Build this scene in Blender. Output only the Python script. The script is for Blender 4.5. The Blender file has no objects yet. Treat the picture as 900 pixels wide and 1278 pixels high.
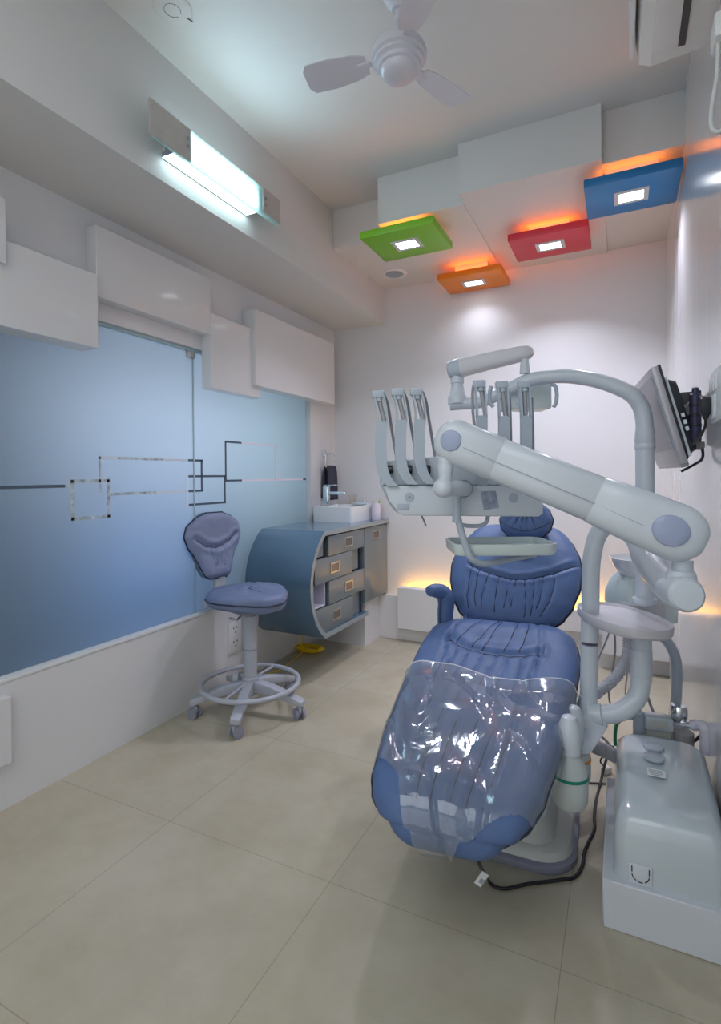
import bpy, bmesh, math, random
from mathutils import Vector, Matrix, noise
random.seed(7)
C = bpy.context.scene.collection
PI = math.pi
rad = math.radians

# ------------------------------------------------------------------ camera model (level 17 mm lens, 1.14 m high)
YAW, PIT, ROL, F, CY, H = rad(26.17), rad(-0.459), rad(0.486), 660.8, 598.95, 1.14
def cam_axes():
    cy, sy = math.cos(YAW), math.sin(YAW)
    f = Vector((-sy, cy, 0)); r = Vector((cy, sy, 0)); d = Vector((0, 0, -1))
    cp, sp = math.cos(PIT), math.sin(PIT)
    f2 = f * cp - d * sp; d2 = d * cp + f * sp
    cr, sr = math.cos(ROL), math.sin(ROL)
    return r * cr + d2 * sr, d2 * cr - r * sr, f2
CR, CD, CF = cam_axes()
O = Vector((0, 0, H))
def ray(x, y): return CR * ((x - 450) / F) + CD * ((y - CY) / F) + CF
def P(x, y, d): return O + ray(x, y) * d                      # point at depth d
def on(ax, c, x, y):
    r = ray(x, y); return O + r * ((c - O[ax]) / r[ax])
HR = Vector((math.cos(YAW), math.sin(YAW), 0)); HF = Vector((-math.sin(YAW), math.cos(YAW), 0)); UP = Vector((0, 0, 1))

sc = bpy.context.scene
cam = bpy.data.cameras.new('camera'); co = bpy.data.objects.new('camera', cam); C.objects.link(co)
co.matrix_world = Matrix(((CR.x, -CD.x, -CF.x, 0), (CR.y, -CD.y, -CF.y, 0), (CR.z, -CD.z, -CF.z, H), (0, 0, 0, 1)))
cam.sensor_fit = 'AUTO'; cam.sensor_width = 36; cam.lens = F / 1278 * 36
cam.shift_y = -(639 - CY) / 1278; cam.clip_start = .02
sc.camera = co
sc.view_settings.view_transform = 'Standard'; sc.view_settings.look = 'None'
sc.view_settings.gamma = 1; sc.view_settings.use_curve_mapping = False
sc.view_settings.exposure = 0.29
sc.cycles.max_bounces = 10; sc.cycles.diffuse_bounces = 6; sc.cycles.transparent_max_bounces = 12
sc.cycles.sample_clamp_indirect = 4; sc.cycles.caustics_reflective = False; sc.cycles.caustics_refractive = False
sc.cycles.use_denoising = True

# ------------------------------------------------------------------ materials
def mat(name, col, rough=.5, metal=0, spec=.5, coat=0, emit=None, estr=0, bump=0, bscale=60, mottled=0, mscale=8, trans=0, ior=1.45, alpha=1):
    m = bpy.data.materials.new(name); m.use_nodes = True
    nt = m.node_tree; b = nt.nodes['Principled BSDF']
    b.inputs['Base Color'].default_value = (*col, 1); b.inputs['Roughness'].default_value = rough
    b.inputs['Metallic'].default_value = metal; b.inputs['Specular IOR Level'].default_value = spec
    b.inputs['Coat Weight'].default_value = coat; b.inputs['Coat Roughness'].default_value = .08
    b.inputs['Transmission Weight'].default_value = trans; b.inputs['IOR'].default_value = ior
    b.inputs['Alpha'].default_value = alpha
    if emit: b.inputs['Emission Color'].default_value = (*emit, 1); b.inputs['Emission Strength'].default_value = estr
    tc = None
    if bump or mottled:
        tc = nt.nodes.new('ShaderNodeTexCoord')
    if bump:
        n = nt.nodes.new('ShaderNodeTexNoise'); n.inputs['Scale'].default_value = bscale; n.inputs['Detail'].default_value = 3
        bp = nt.nodes.new('ShaderNodeBump'); bp.inputs['Strength'].default_value = bump; bp.inputs['Distance'].default_value = .002
        nt.links.new(tc.outputs['Object'], n.inputs['Vector']); nt.links.new(n.outputs['Fac'], bp.inputs['Height'])
        nt.links.new(bp.outputs['Normal'], b.inputs['Normal'])
    if mottled:
        n = nt.nodes.new('ShaderNodeTexNoise'); n.inputs['Scale'].default_value = mscale; n.inputs['Detail'].default_value = 5
        r = nt.nodes.new('ShaderNodeMapRange'); r.inputs[1].default_value = .3; r.inputs[2].default_value = .7
        r.inputs[3].default_value = 1 - mottled; r.inputs[4].default_value = 1 + mottled
        mx = nt.nodes.new('ShaderNodeVectorMath'); mx.operation = 'SCALE'; mx.inputs[0].default_value = col
        nt.links.new(tc.outputs['Object'], n.inputs['Vector']); nt.links.new(n.outputs['Fac'], r.inputs[0])
        nt.links.new(r.outputs[0], mx.inputs['Scale']); nt.links.new(mx.outputs[0], b.inputs['Base Color'])
    return m

M = {}
M['wall'] = mat('wall_paint', (.70, .69, .70), .55, bump=.05, bscale=90)
M['ceil'] = mat('ceiling_paint', (.63, .62, .61), .6, bump=.05, bscale=90)
M['beam'] = mat('beam_paint', (.61, .61, .60), .55, bump=.05, bscale=90)
M['clad'] = mat('gloss_cladding', (.67, .67, .685), .3, coat=.35)
M['plinthw'] = mat('plinth_paint', (.60, .63, .69), .5, mottled=.03)
M['sill'] = mat('sill_paint', (.70, .72, .74), .4)
M['unit'] = mat('unit_plastic', (.60, .645, .70), .28, coat=.2)
M['cover'] = mat('cover_plastic', (.50, .56, .60), .22, coat=.6)
M['unit2'] = mat('unit_plastic_grey', (.42, .48, .55), .35, coat=.1)
M['cap'] = mat('violet_cap', (.34, .39, .55), .3, coat=.2)
M['navy'] = mat('navy_upholstery', (.088, .143, .295), .46, spec=.3, bump=.12, bscale=260, mottled=.06, mscale=20)
M['navylt'] = mat('stool_upholstery', (.15, .19, .32), .45, spec=.45, bump=.12, bscale=260, mottled=.06, mscale=20)
M['stoolback'] = mat('stool_back_upholstery', (.21, .245, .38), .45, spec=.45, bump=.12, bscale=260, mottled=.06, mscale=20)
M['teal'] = mat('teal_shell', (.11, .17, .22), .45)
M['pipe'] = mat('dark_piping', (.018, .022, .05), .5)
M['grey'] = mat('grey_plastic', (.40, .42, .48), .45)
M['greydk'] = mat('grey_rim', (.25, .26, .33), .5)
M['base'] = mat('chair_base_plastic', (.56, .58, .56), .4)
M['tray'] = mat('tray_enamel', (.62, .70, .69), .3, coat=.3)
M['table'] = mat('table_plastic', (.62, .60, .63), .45)
M['counter'] = mat('counter_laminate', (.085, .155, .235), .25, coat=.5)
M['counter2'] = mat('drawer_laminate', (.155, .185, .20), .35, coat=.15)
M['dark'] = mat('dark_recess', (.04, .06, .09), .6)
M['ceramic'] = mat('ceramic', (.74, .75, .76), .12, coat=.5)
M['chrome'] = mat('chrome', (.75, .77, .8), .12, metal=1)
M['steel'] = mat('brushed_steel', (.55, .54, .51), .38, metal=1, bump=.04, bscale=200)
M['nickel'] = mat('nickel_plate', (.46, .44, .41), .5, metal=.4, mottled=.04, mscale=30)
M['towel'] = mat('towel_cloth', (.045, .045, .07), .95, bump=.8, bscale=300)
M['black'] = mat('black_plastic', (.015, .015, .02), .4)
M['blackgloss'] = mat('black_gloss', (.02, .02, .028), .2, coat=.4)
M['violetblk'] = mat('clip_plastic', (.03, .03, .075), .3)
M['silver'] = mat('silver_bezel', (.42, .41, .44), .35, metal=.2)
M['screen'] = mat('screen_film', (.30, .29, .32), .4)
M['mirrorside'] = mat('side_trim', (.5, .56, .6), .25)
M['white'] = mat('white_plastic', (.70, .70, .70), .35)
M['violetwhite'] = mat('lilac_plastic', (.62, .60, .70), .4)
M['cable_w'] = mat('white_cable', (.6, .6, .58), .5)
M['cable_g'] = mat('grey_cable', (.34, .34, .36), .5)
M['cable_b'] = mat('brown_cable', (.14, .11, .10), .5)
M['green'] = mat('green_gloss', (.20, .48, .02), .35)
M['orange'] = mat('orange_gloss', (.78, .22, .01), .35)
M['red'] = mat('red_gloss', (.60, .035, .06), .35)
M['blue'] = mat('blue_gloss', (.015, .17, .42), .35)
M['lampframe'] = mat('lamp_frame', (.6, .58, .6), .4)
M['led'] = mat('led_diffuser', (.9, .9, .9), .4, emit=(.9, .96, 1), estr=7)
M['tube'] = mat('fluorescent_tube', (.9, .9, .9), .4, emit=(.66, .95, 1), estr=6)
M['ledstrip'] = mat('amber_strip', (.9, .6, .2), .4, emit=(1, .50, .03), estr=24)
M['ledorange'] = mat('orange_strip', (.9, .4, .1), .4, emit=(1, .22, .02), estr=13)
M['yellow'] = mat('yellow_cable', (.75, .50, .01), .45)
M['bluebottle'] = mat('soap_plastic', (.55, .68, .74), .3)
M['wood'] = mat('reed_wood', (.55, .40, .22), .6)
M['hose'] = mat('corrugated_hose', (.50, .50, .55), .5)
M['greenhose'] = mat('green_hose', (.01, .20, .10), .4)
M['band_g'] = mat('green_band', (.0, .22, .14), .4)
M['band_o'] = mat('orange_band', (.72, .26, .02), .4)
M['bottle'] = mat('cloudy_bottle', (.66, .72, .72), .35, trans=.25)
M['copper'] = mat('handle_well', (.16, .13, .12), .35, metal=.4)
M['edge'] = mat('lit_edge_tone', (.27, .31, .33), .4)
M['beigepl'] = mat('filter_plastic', (.55, .58, .52), .35, trans=.15)
M['sticker'] = mat('mottled_sticker', (.30, .34, .44), .5, mottled=.28, mscale=70)
M['paper'] = mat('paper_label', (.74, .76, .78), .6)
M['ink'] = mat('label_ink', (.34, .37, .42), .6)
M['fan'] = mat('fan_enamel', (.60, .59, .65), .35, coat=.2)
M['acw'] = mat('ac_plastic', (.70, .69, .67), .4)
M['s_dark'] = mat('strip_view_dark', (.075, .105, .15), .2)  # opaque strips: lit and dark views through clear glass painted as colour
M['s_silver'] = mat('strip_view_silver', (.50, .56, .60), .25, mottled=.4, mscale=40)
M['s_white'] = mat('strip_view_white', (.78, .82, .92), .25)
M['s_pink'] = mat('strip_view_pink', (.86, .76, .86), .25)
M['joint'] = mat('glass_edge', (.42, .56, .60), .2)

# right wall: glossy laminate with soft vertical unevenness
def right_wall_mat():
    m = mat('gloss_wall', (.66, .66, .67), .2, spec=.5, coat=.6); nt = m.node_tree; b = nt.nodes['Principled BSDF']
    b.inputs['Coat Roughness'].default_value = .13
    tc = nt.nodes.new('ShaderNodeTexCoord'); mp = nt.nodes.new('ShaderNodeMapping'); mp.inputs['Scale'].default_value = (1, 9, .35)
    n = nt.nodes.new('ShaderNodeTexNoise'); n.inputs['Scale'].default_value = 2; n.inputs['Detail'].default_value = 2
    bp = nt.nodes.new('ShaderNodeBump'); bp.inputs['Strength'].default_value = .06; bp.inputs['Distance'].default_value = .01
    nt.links.new(tc.outputs['Object'], mp.inputs['Vector']); nt.links.new(mp.outputs[0], n.inputs['Vector'])
    nt.links.new(n.outputs['Fac'], bp.inputs['Height']); nt.links.new(bp.outputs['Normal'], b.inputs['Normal'])
    nt.links.new(bp.outputs['Normal'], b.inputs['Coat Normal'])
    return m
M['rwall'] = right_wall_mat()

def floor_mat():
    m = mat('floor_tile', (.4, .35, .27), .16, spec=.45); nt = m.node_tree; b = nt.nodes['Principled BSDF']; L = nt.links
    tc = nt.nodes.new('ShaderNodeTexCoord')
    br = nt.nodes.new('ShaderNodeTexBrick'); br.offset = 0; br.squash = 1
    br.inputs['Scale'].default_value = 1; br.inputs['Mortar Size'].default_value = .0011; br.inputs['Mortar Smooth'].default_value = .2
    br.inputs['Brick Width'].default_value = .6085; br.inputs['Row Height'].default_value = .6085
    mp = nt.nodes.new('ShaderNodeMapping'); mp.inputs['Location'].default_value = (.6085 * 5 + .737, .6085 * 5 - 1.283, 0)
    L.new(tc.outputs['Object'], mp.inputs['Vector']); L.new(mp.outputs[0], br.inputs['Vector'])
    n = nt.nodes.new('ShaderNodeTexNoise'); n.inputs['Scale'].default_value = 3.2; n.inputs['Detail'].default_value = 9; n.inputs['Roughness'].default_value = .65
    L.new(tc.outputs['Object'], n.inputs['Vector'])
    cr = nt.nodes.new('ShaderNodeValToRGB'); e = cr.color_ramp.elements
    e[0].position = .3; e[0].color = (.405, .36, .265, 1); e[1].position = .72; e[1].color = (.50, .46, .37, 1)
    L.new(n.outputs['Fac'], cr.inputs[0])
    mx = nt.nodes.new('ShaderNodeMix'); mx.data_type = 'RGBA'; mx.inputs['B'].default_value = (.30, .27, .21, 1)
    L.new(br.outputs['Fac'], mx.inputs['Factor']); L.new(cr.outputs[0], mx.inputs['A'])
    L.new(mx.outputs['Result'], b.inputs['Base Color'])
    n2 = nt.nodes.new('ShaderNodeTexNoise'); n2.inputs['Scale'].default_value = 2.2; n2.inputs['Detail'].default_value = 4
    rr = nt.nodes.new('ShaderNodeMapRange'); rr.inputs[3].default_value = .14; rr.inputs[4].default_value = .32
    L.new(tc.outputs['Object'], n2.inputs['Vector']); L.new(n2.outputs['Fac'], rr.inputs[0]); L.new(rr.outputs[0], b.inputs['Roughness'])
    return m
M['floor'] = floor_mat()

def frosted_mat():
    m = bpy.data.materials.new('frosted_glass'); m.use_nodes = True; nt = m.node_tree; L = nt.links
    nt.nodes.remove(nt.nodes['Principled BSDF']); out = nt.nodes['Material Output']
    tr = nt.nodes.new('ShaderNodeBsdfTranslucent'); tr.inputs['Color'].default_value = (.80, .85, .90, 1)
    df = nt.nodes.new('ShaderNodeBsdfDiffuse'); df.inputs['Color'].default_value = (.20, .29, .36, 1)
    gl = nt.nodes.new('ShaderNodeBsdfGlossy'); gl.inputs['Roughness'].default_value = .22; gl.inputs['Color'].default_value = (.9, .95, 1, 1)
    m1 = nt.nodes.new('ShaderNodeMixShader'); m1.inputs[0].default_value = .33
    m2 = nt.nodes.new('ShaderNodeMixShader'); fr = nt.nodes.new('ShaderNodeFresnel'); fr.inputs['IOR'].default_value = 1.3
    L.new(tr.outputs[0], m1.inputs[1]); L.new(df.outputs[0], m1.inputs[2])
    L.new(fr.outputs[0], m2.inputs[0]); L.new(m1.outputs[0], m2.inputs[1]); L.new(gl.outputs[0], m2.inputs[2])
    L.new(m2.outputs[0], out.inputs['Surface'])
    return m
M['frost'] = frosted_mat()

def clear_mat(name, tint, gloss=.12, rough=.04, bump=0, bscale=20, haze=0):
    m = bpy.data.materials.new(name); m.use_nodes = True; nt = m.node_tree; L = nt.links
    nt.nodes.remove(nt.nodes['Principled BSDF']); out = nt.nodes['Material Output']
    t = nt.nodes.new('ShaderNodeBsdfTransparent'); t.inputs['Color'].default_value = (*tint, 1)
    g = nt.nodes.new('ShaderNodeBsdfGlossy'); g.inputs['Roughness'].default_value = rough
    fr = nt.nodes.new('ShaderNodeLayerWeight'); fr.inputs['Blend'].default_value = .25
    mr = nt.nodes.new('ShaderNodeMapRange'); mr.inputs[3].default_value = gloss; mr.inputs[4].default_value = .45
    mx = nt.nodes.new('ShaderNodeMixShader')
    L.new(fr.outputs['Facing'], mr.inputs[0]); L.new(mr.outputs[0], mx.inputs[0]); L.new(t.outputs[0], mx.inputs[1]); L.new(g.outputs[0], mx.inputs[2])
    L.new(mx.outputs[0], out.inputs['Surface'])
    if haze:
        df = nt.nodes.new('ShaderNodeBsdfDiffuse'); df.inputs[0].default_value = (.66, .68, .70, 1)
        m2 = nt.nodes.new('ShaderNodeMixShader'); m2.inputs[0].default_value = haze
        L.new(mx.outputs[0], m2.inputs[1]); L.new(df.outputs[0], m2.inputs[2]); L.new(m2.outputs[0], out.inputs['Surface'])
    if bump:
        tc = nt.nodes.new('ShaderNodeTexCoord'); n = nt.nodes.new('ShaderNodeTexNoise'); n.inputs['Scale'].default_value = bscale; n.inputs['Detail'].default_value = 3; n.inputs['Distortion'].default_value = 1.2
        bp = nt.nodes.new('ShaderNodeBump'); bp.inputs['Strength'].default_value = bump; bp.inputs['Distance'].default_value = .02
        L.new(tc.outputs['Object'], n.inputs['Vector']); L.new(n.outputs['Fac'], bp.inputs['Height'])
        L.new(bp.outputs['Normal'], g.inputs['Normal'])
    return m
M['sheet'] = clear_mat('clear_vinyl', (.82, .86, .885), .07, .08, bump=.2, bscale=8, haze=.10)
M['lampglass'] = clear_mat('lamp_glass', (.80, .95, .95), .06, .05)
def shade_mat():
    m = bpy.data.materials.new('lit_shade_glass'); m.use_nodes = True; nt = m.node_tree; L = nt.links
    nt.nodes.remove(nt.nodes['Principled BSDF']); out = nt.nodes['Material Output']
    a = nt.nodes.new('ShaderNodeBsdfTranslucent'); a.inputs[0].default_value = (.80, .97, .97, 1)
    b = nt.nodes.new('ShaderNodeBsdfTransparent'); b.inputs[0].default_value = (.85, .98, .98, 1)
    x = nt.nodes.new('ShaderNodeMixShader'); x.inputs[0].default_value = .35
    L.new(a.outputs[0], x.inputs[1]); L.new(b.outputs[0], x.inputs[2]); L.new(x.outputs[0], out.inputs['Surface'])
    return m
M['shade'] = shade_mat()

# ------------------------------------------------------------------ mesh builder
def frame_of(t, ref=UP):
    t = t.normalized(); a = ref - t * ref.dot(t)
    if a.length < 1e-4: a = Vector((1, 0, 0)) - t * t.x
    a.normalize(); return t, a, t.cross(a).normalized()

def spline(pts, n=8, closed=False):
    pts = [Vector(p) for p in pts]; N = len(pts)
    if N < 3: return pts
    out = []
    rng = range(N if closed else N - 1)
    for i in rng:
        if closed: p0, p1, p2, p3 = pts[(i - 1) % N], pts[i], pts[(i + 1) % N], pts[(i + 2) % N]
        else: p0, p1, p2, p3 = pts[max(i - 1, 0)], pts[i], pts[i + 1], pts[min(i + 2, N - 1)]
        for k in range(n):
            t = k / n
            out.append(.5 * ((2 * p1) + (-p0 + p2) * t + (2 * p0 - 5 * p1 + 4 * p2 - p3) * t * t + (-p0 + 3 * p1 - 3 * p2 + p3) * t ** 3))
    if not closed: out.append(pts[-1])
    return out

class MB:
    def __init__(s): s.bm = bmesh.new()
    def box(s, lo, hi, bev=0, seg=2, mtx=None):
        lo, hi = Vector(lo), Vector(hi); c = (lo + hi) / 2; d = hi - lo
        r = bmesh.ops.create_cube(s.bm, size=1)
        vs = r['verts']
        for v in vs: v.co = Vector((v.co.x * d.x, v.co.y * d.y, v.co.z * d.z))
        if bev:
            es = list({e for v in vs for e in v.link_edges})
            g = bmesh.ops.bevel(s.bm, geom=es, offset=bev, segments=seg, profile=.5, affect='EDGES')
            vs = list({v for f in g['faces'] for v in f.verts} | {v for v in vs if v.is_valid})
        for v in vs:
            v.co = v.co + c
            if mtx: v.co = mtx @ v.co
        return s
    def obox(s, c, ax, size, bev=0, seg=2):
        """box at centre c with axes ax (3 unit vectors) and full sizes"""
        m = Matrix(((ax[0].x, ax[1].x, ax[2].x, c[0]), (ax[0].y, ax[1].y, ax[2].y, c[1]), (ax[0].z, ax[1].z, ax[2].z, c[2]), (0, 0, 0, 1)))
        h = Vector(size) / 2
        return s.box(-h, h, bev, seg, m)
    def rings(s, rings, cap=True, closed=False, ringclosed=True):
        bm = s.bm; V = [[bm.verts.new(p) for p in r] for r in rings]; n = len(V[0])
        R = range(len(V) if closed else len(V) - 1)
        for i in R:
            a, b = V[i], V[(i + 1) % len(V)]
            for j in range(n if ringclosed else n - 1):
                k = (j + 1) % n
                bm.faces.new((a[j], a[k], b[k], b[j]))
        if cap and not closed:
            bm.faces.new(list(reversed(V[0]))); bm.faces.new(V[-1])
        return s
    def tube(s, path, r, n=12, closed=False, ref=UP, smooth=0, flat=None):
        """r: number or function of 0..1; flat=(a,b) scales the section"""
        path = spline(path, smooth, closed) if smooth else [Vector(p) for p in path]
        N = len(path); rs = []
        prev = None
        for i, p in enumerate(path):
            a = path[(i - 1) % N] if (closed or i) else path[0]
            b = path[(i + 1) % N] if (closed or i < N - 1) else path[-1]
            t, u, w = frame_of(b - a, ref if prev is None else prev)
            prev = u
            rr = r(i / max(N - 1, 1)) if callable(r) else r
            fa, fb = flat or (1, 1)
            rs.append([p + u * math.cos(2 * PI * k / n) * rr * fa + w * math.sin(2 * PI * k / n) * rr * fb for k in range(n)])
        return s.rings(rs, not closed, closed)
    def lathe(s, prof, c, axis=UP, n=28, sx=1, sy=1, ref=None):
        """prof: list of (r, h) along axis from c"""
        t, u, w = frame_of(Vector(axis), ref or (Vector((1, 0, 0)) if abs(Vector(axis).normalized().z) > .9 else UP)); c = Vector(c)
        rs = [[c + t * h + (u * math.cos(2 * PI * k / n) * sx + w * math.sin(2 * PI * k / n) * sy) * max(r, 1e-4) for k in range(n)] for r, h in prof]
        return s.rings(rs)
    def prism(s, pts, vec, bev=0):
        """closed polygon (3d points) extruded by vec"""
        vec = Vector(vec); a = [s.bm.verts.new(p) for p in pts]; b = [s.bm.verts.new(Vector(p) + vec) for p in pts]
        n = len(pts); fs = [s.bm.faces.new(list(reversed(a))), s.bm.faces.new(b)]
        for i in range(n): fs.append(s.bm.faces.new((a[i], a[(i + 1) % n], b[(i + 1) % n], b[i])))
        if bev:
            es = list({e for f in fs[:2] for e in f.edges})
            bmesh.ops.bevel(s.bm, geom=es, offset=bev, segments=2, profile=.5, affect='EDGES')
        return s
    def grid(s, fn, nu, nv, keep=None):
        V = [[s.bm.verts.new(fn(i / nu, j / nv)) for i in range(nu + 1)] for j in range(nv + 1)]
        for j in range(nv):
            for i in range(nu):
                if keep is None or keep((i + .5) / nu, (j + .5) / nv):
                    s.bm.faces.new((V[j][i], V[j][i + 1], V[j + 1][i + 1], V[j + 1][i]))
        loose = [v for r in V for v in r if not v.link_faces]
        for v in loose: s.bm.verts.remove(v)
        return s
    def build(s, name, m, parent=None, label=None, origin=None, ang=38, flip=True):
        if flip: bmesh.ops.recalc_face_normals(s.bm, faces=s.bm.faces)
        off = Vector(origin) if origin is not None else (Vector(parent['_o']) if parent is not None else Vector((0, 0, 0)))
        for v in s.bm.verts: v.co -= off
        me = bpy.data.meshes.new(name); s.bm.to_mesh(me); s.bm.free()
        me.materials.append(M[m] if isinstance(m, str) else m)
        for p in me.polygons: p.use_smooth = True
        me.set_sharp_from_angle(angle=rad(ang))
        o = bpy.data.objects.new(name, me); C.objects.link(o)
        o['_o'] = tuple(off)
        if parent is not None: o.parent = parent
        else: o.location = off
        if label: o['label'] = label
        return o

def tag(o, label, cat, group=None):
    o['label'] = label; o['category'] = cat
    if group: o['group'] = group
    return o
def thing(name, label, cat, loc=(0, 0, 0), group=None):
    o = bpy.data.objects.new(name, None); C.objects.link(o); o.location = loc; o.empty_display_size = .05
    o['_o'] = tuple(loc)
    return tag(o, label, cat, group)
def struct(o): o['kind'] = 'structure'; return o

def rrect(cx, cy, hx, hy, r, n=6):
    out = []
    for (sx, sy, a0) in ((1, 1, 0), (-1, 1, 90), (-1, -1, 180), (1, -1, 270)):
        for k in range(n + 1):
            a = rad(a0 + 90 * k / n); out.append((cx + sx * (hx - r) + r * math.cos(a), cy + sy * (hy - r) + r * math.sin(a)))
    return out
def superell(n, a, b, p=4):
    out = []
    for k in range(n):
        t = 2 * PI * k / n; c, s_ = math.cos(t), math.sin(t)
        out.append((a * math.copysign(abs(c) ** (2 / p), c), b * math.copysign(abs(s_) ** (2 / p), s_)))
    return out
def lerp(a, b, t): return a + (b - a) * t
def interp(tab, v):
    if v <= tab[0][0]: return tab[0][1]
    for (a, x), (b, y) in zip(tab, tab[1:]):
        if v <= b:
            t = (v - a) / (b - a); t = t * t * (3 - 2 * t) * .5 + t * .5
            return lerp(x, y, t)
    return tab[-1][1]

# ------------------------------------------------------------------ room
WL, WR, XB, YB, ZS, ZC, ZB = -1.91, .236, -1.488, 3.46, 2.455, 2.675, 2.215
YF = -1.5                                    # wall behind the photographer
GY, GZ0, GZ1 = 3.115, .437, 1.785             # glazed opening in the left wall
struct(MB().box((WL - .3, YF - .1, -.1), (WR + .1, YB + .1, 0)).build('floor', 'floor'))
struct(MB().box((WL - .3, YF - .1, ZC), (WR + .1, YB + .1, ZC + .1)).build('ceiling', 'ceil'))
struct(MB().box((WL - .3, YB, 0), (WR + .1, YB + .1, ZC)).build('wall_back', 'wall'))
struct(MB().box((WR, YF, 0), (WR + .1, YB, ZC)).build('wall_right', 'rwall'))
struct(MB().box((WL - .3, YF - .1, 0), (WR + .1, YF, ZC)).build('wall_front', 'wall'))
w = MB()
w.box((WL - .1, YF, 0), (WL, YB, GZ0)); w.box((WL - .1, YF, GZ1), (WL, YB, ZC)); w.box((WL - .1, GY, GZ0), (WL, YB, GZ1)); w.box((WL - .1, YF, GZ0), (WL, -.6, GZ1))
struct(w.build('wall_left', 'clad'))
# beam box along the left wall, dropped ceiling with stepped fascia
struct(MB().box((WL, YF, ZB), (XB, YB, ZC)).build('trim_1', 'beam', ang=20))
def fascia(name, x0, x1, y0, zb): struct(MB().box((x0, y0, zb), (x1, YB, ZC)).build(name, 'ceil', ang=20))
fascia('trim_2', XB, -1.12, 2.70, ZS); fascia('trim_3', -1.12, -.672, 2.51, ZS - .018)
fascia('trim_4', -.672, -.066, 2.425, ZS - .012); fascia('trim_5', -.066, WR, 2.49, ZS)

# glossy cladding boxes on the left wall
def clad(name, x, y0, y1, z0, z1): struct(MB().box((WL, y0, z0), (WL + x, y1, z1), .002, 1).build(name, 'clad', ang=20))
clad('trim_6', .12, .30, 1.046, 1.838, 2.05)
clad('trim_7', .10, .35, 1.397, 1.64, 1.925)
clad('trim_8', .06, 1.422, 2.072, 1.856, 2.14)
clad('trim_9', .065, 2.066, 2.468, 1.587, 1.967)
clad('trim_10', .09, 2.395, 3.30, 1.648, 2.075)
clad('trim_11', .03, .40, 1.094, .165, .395)
# window: frosted glass partition
win = bpy.data.objects.new('window_1', None); C.objects.link(win); win['kind'] = 'structure'; win['_o'] = (0, 0, 0)
WG = WL - .034
MB().box((WG - .012, -.6, GZ0 + .012), (WG, 2.036, GZ1)).build('frosted_pane', 'frost', win)
MB().box((WG - .016, 2.042, GZ0 + .012), (WG - .004, GY, GZ1)).build('frosted_pane', 'frost', win)
MB().box((WG - .012, 2.0355, GZ0 + .012), (WG + .003, 2.0425, GZ1 - .012)).build('glass_joint', 'joint', win)
MB().box((WL - .1, -.6, GZ0 - .001), (WL + .004, GY, GZ0 + .013), .003).build('sill', 'sill', win)
MB().box((WL - .06, -.6, GZ1 - .012), (WL - .02, GY, GZ1 - .001)).build('head_track', 'joint', win)
MB().box((WG - .02, 1.995, GZ1 - .045), (WG + .012, 2.046, GZ1 - .008), .003).build('patch_fitting', 'steel', win)
def gpt(x, y): p = on(0, WG, 70 + x / 2.727, 540 + y / 2.727); return p.y, p.z
SW = .011
strips = {k: MB() for k in ('s_dark', 's_silver', 's_white', 's_pink')}
def hs(m, x0, x1, z, wd=SW):
    a = gpt(x0, 150)[0]; b = gpt(x1, 150)[0]; strips[m].box((WG - .001, a, z - wd / 2), (WG + .0012, b, z + wd / 2))
def vs_(m, x, z0, z1, wd=SW):
    a = gpt(x, 150)[0]; strips[m].box((WG - .001, a - wd / 2, z0 - SW / 2), (WG + .0012, a + wd / 2, z1 + SW / 2))
z1 = gpt(20, 182)[1]
strips['s_dark'].box((WG - .001, .2, z1 - .006), (WG + .0012, gpt(30, 182)[0], z1 + .006)); hs('s_silver', 30, 50, z1, .012)
qa, qb = gpt(115, 164)[1], gpt(115, 290)[1]
hs('s_silver', 48, 183, qa, .013); hs('s_silver', 48, 183, qb, .013); vs_('s_silver', 54, qb, qa, .013); vs_('s_silver', 177, qb, qa, .013)
zu = gpt(300, 89)[1]; zl = gpt(300, 205)[1]
hs('s_white', 146, 210, zu); hs('s_silver', 210, 365, zu); hs('s_white', 365, 440, zu); hs('s_dark', 450, 500, zu); vs_('s_silver', 149, gpt(149, 200)[1], zu)
hs('s_silver', 183, 340, zl); hs('s_white', 340, 440, zl); hs('s_dark', 450, 500, zl); vs_('s_dark', 496, zl, zu)
zt = gpt(520, 148)[1]; zb = gpt(520, 241)[1]
hs('s_dark', 450, 577, zt); hs('s_dark', 450, 577, zb); vs_('s_dark', 574, zb, zt); vs_('s_white', 447, zb, zt)
z3 = gpt(620, 34)[1]; z4 = gpt(700, 161)[1]
hs('s_dark', 576, 632, z3); hs('s_pink', 632, 752, z3); vs_('s_dark', 578, z4, z3); vs_('s_pink', 749, z4, z3)
hs('s_dark', 576, 632, z4); hs('s_pink', 632, 840, z4); hs('s_dark', 840, 850, z4)
for k, v in strips.items(): v.build('clear_strip', k, win)

# ledge with panels along the back wall, and its amber strip
struct(MB().box((-1.54, 3.413, 0), (WR, YB, .30)).build('baseboard_back', 'wall'))
struct(MB().box((WL, 3.18, 0), (-1.54, YB, .30)).build('baseboard_left', 'wall'))
struct(MB().box((-1.372, 3.345, .095), (-.93, 3.413, .375), .002, 1).build('trim_12', 'wall'))
struct(MB().box((-.93, 3.375, .20), (-.10, 3.413, .33), .002, 1).build('trim_13', 'wall'))
struct(MB().box((-.10, 3.345, .10), (WR, 3.413, .375), .002, 1).build('trim_14', 'wall'))
t = MB().box((-1.33, 3.425, .30), (.19, 3.445, .318), .002).build('light_strip', 'ledstrip', origin=(-.5, 3.435, .30))
tag(t, 'amber glowing light strip lying on the low ledge along the back wall', 'light strip')

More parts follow.
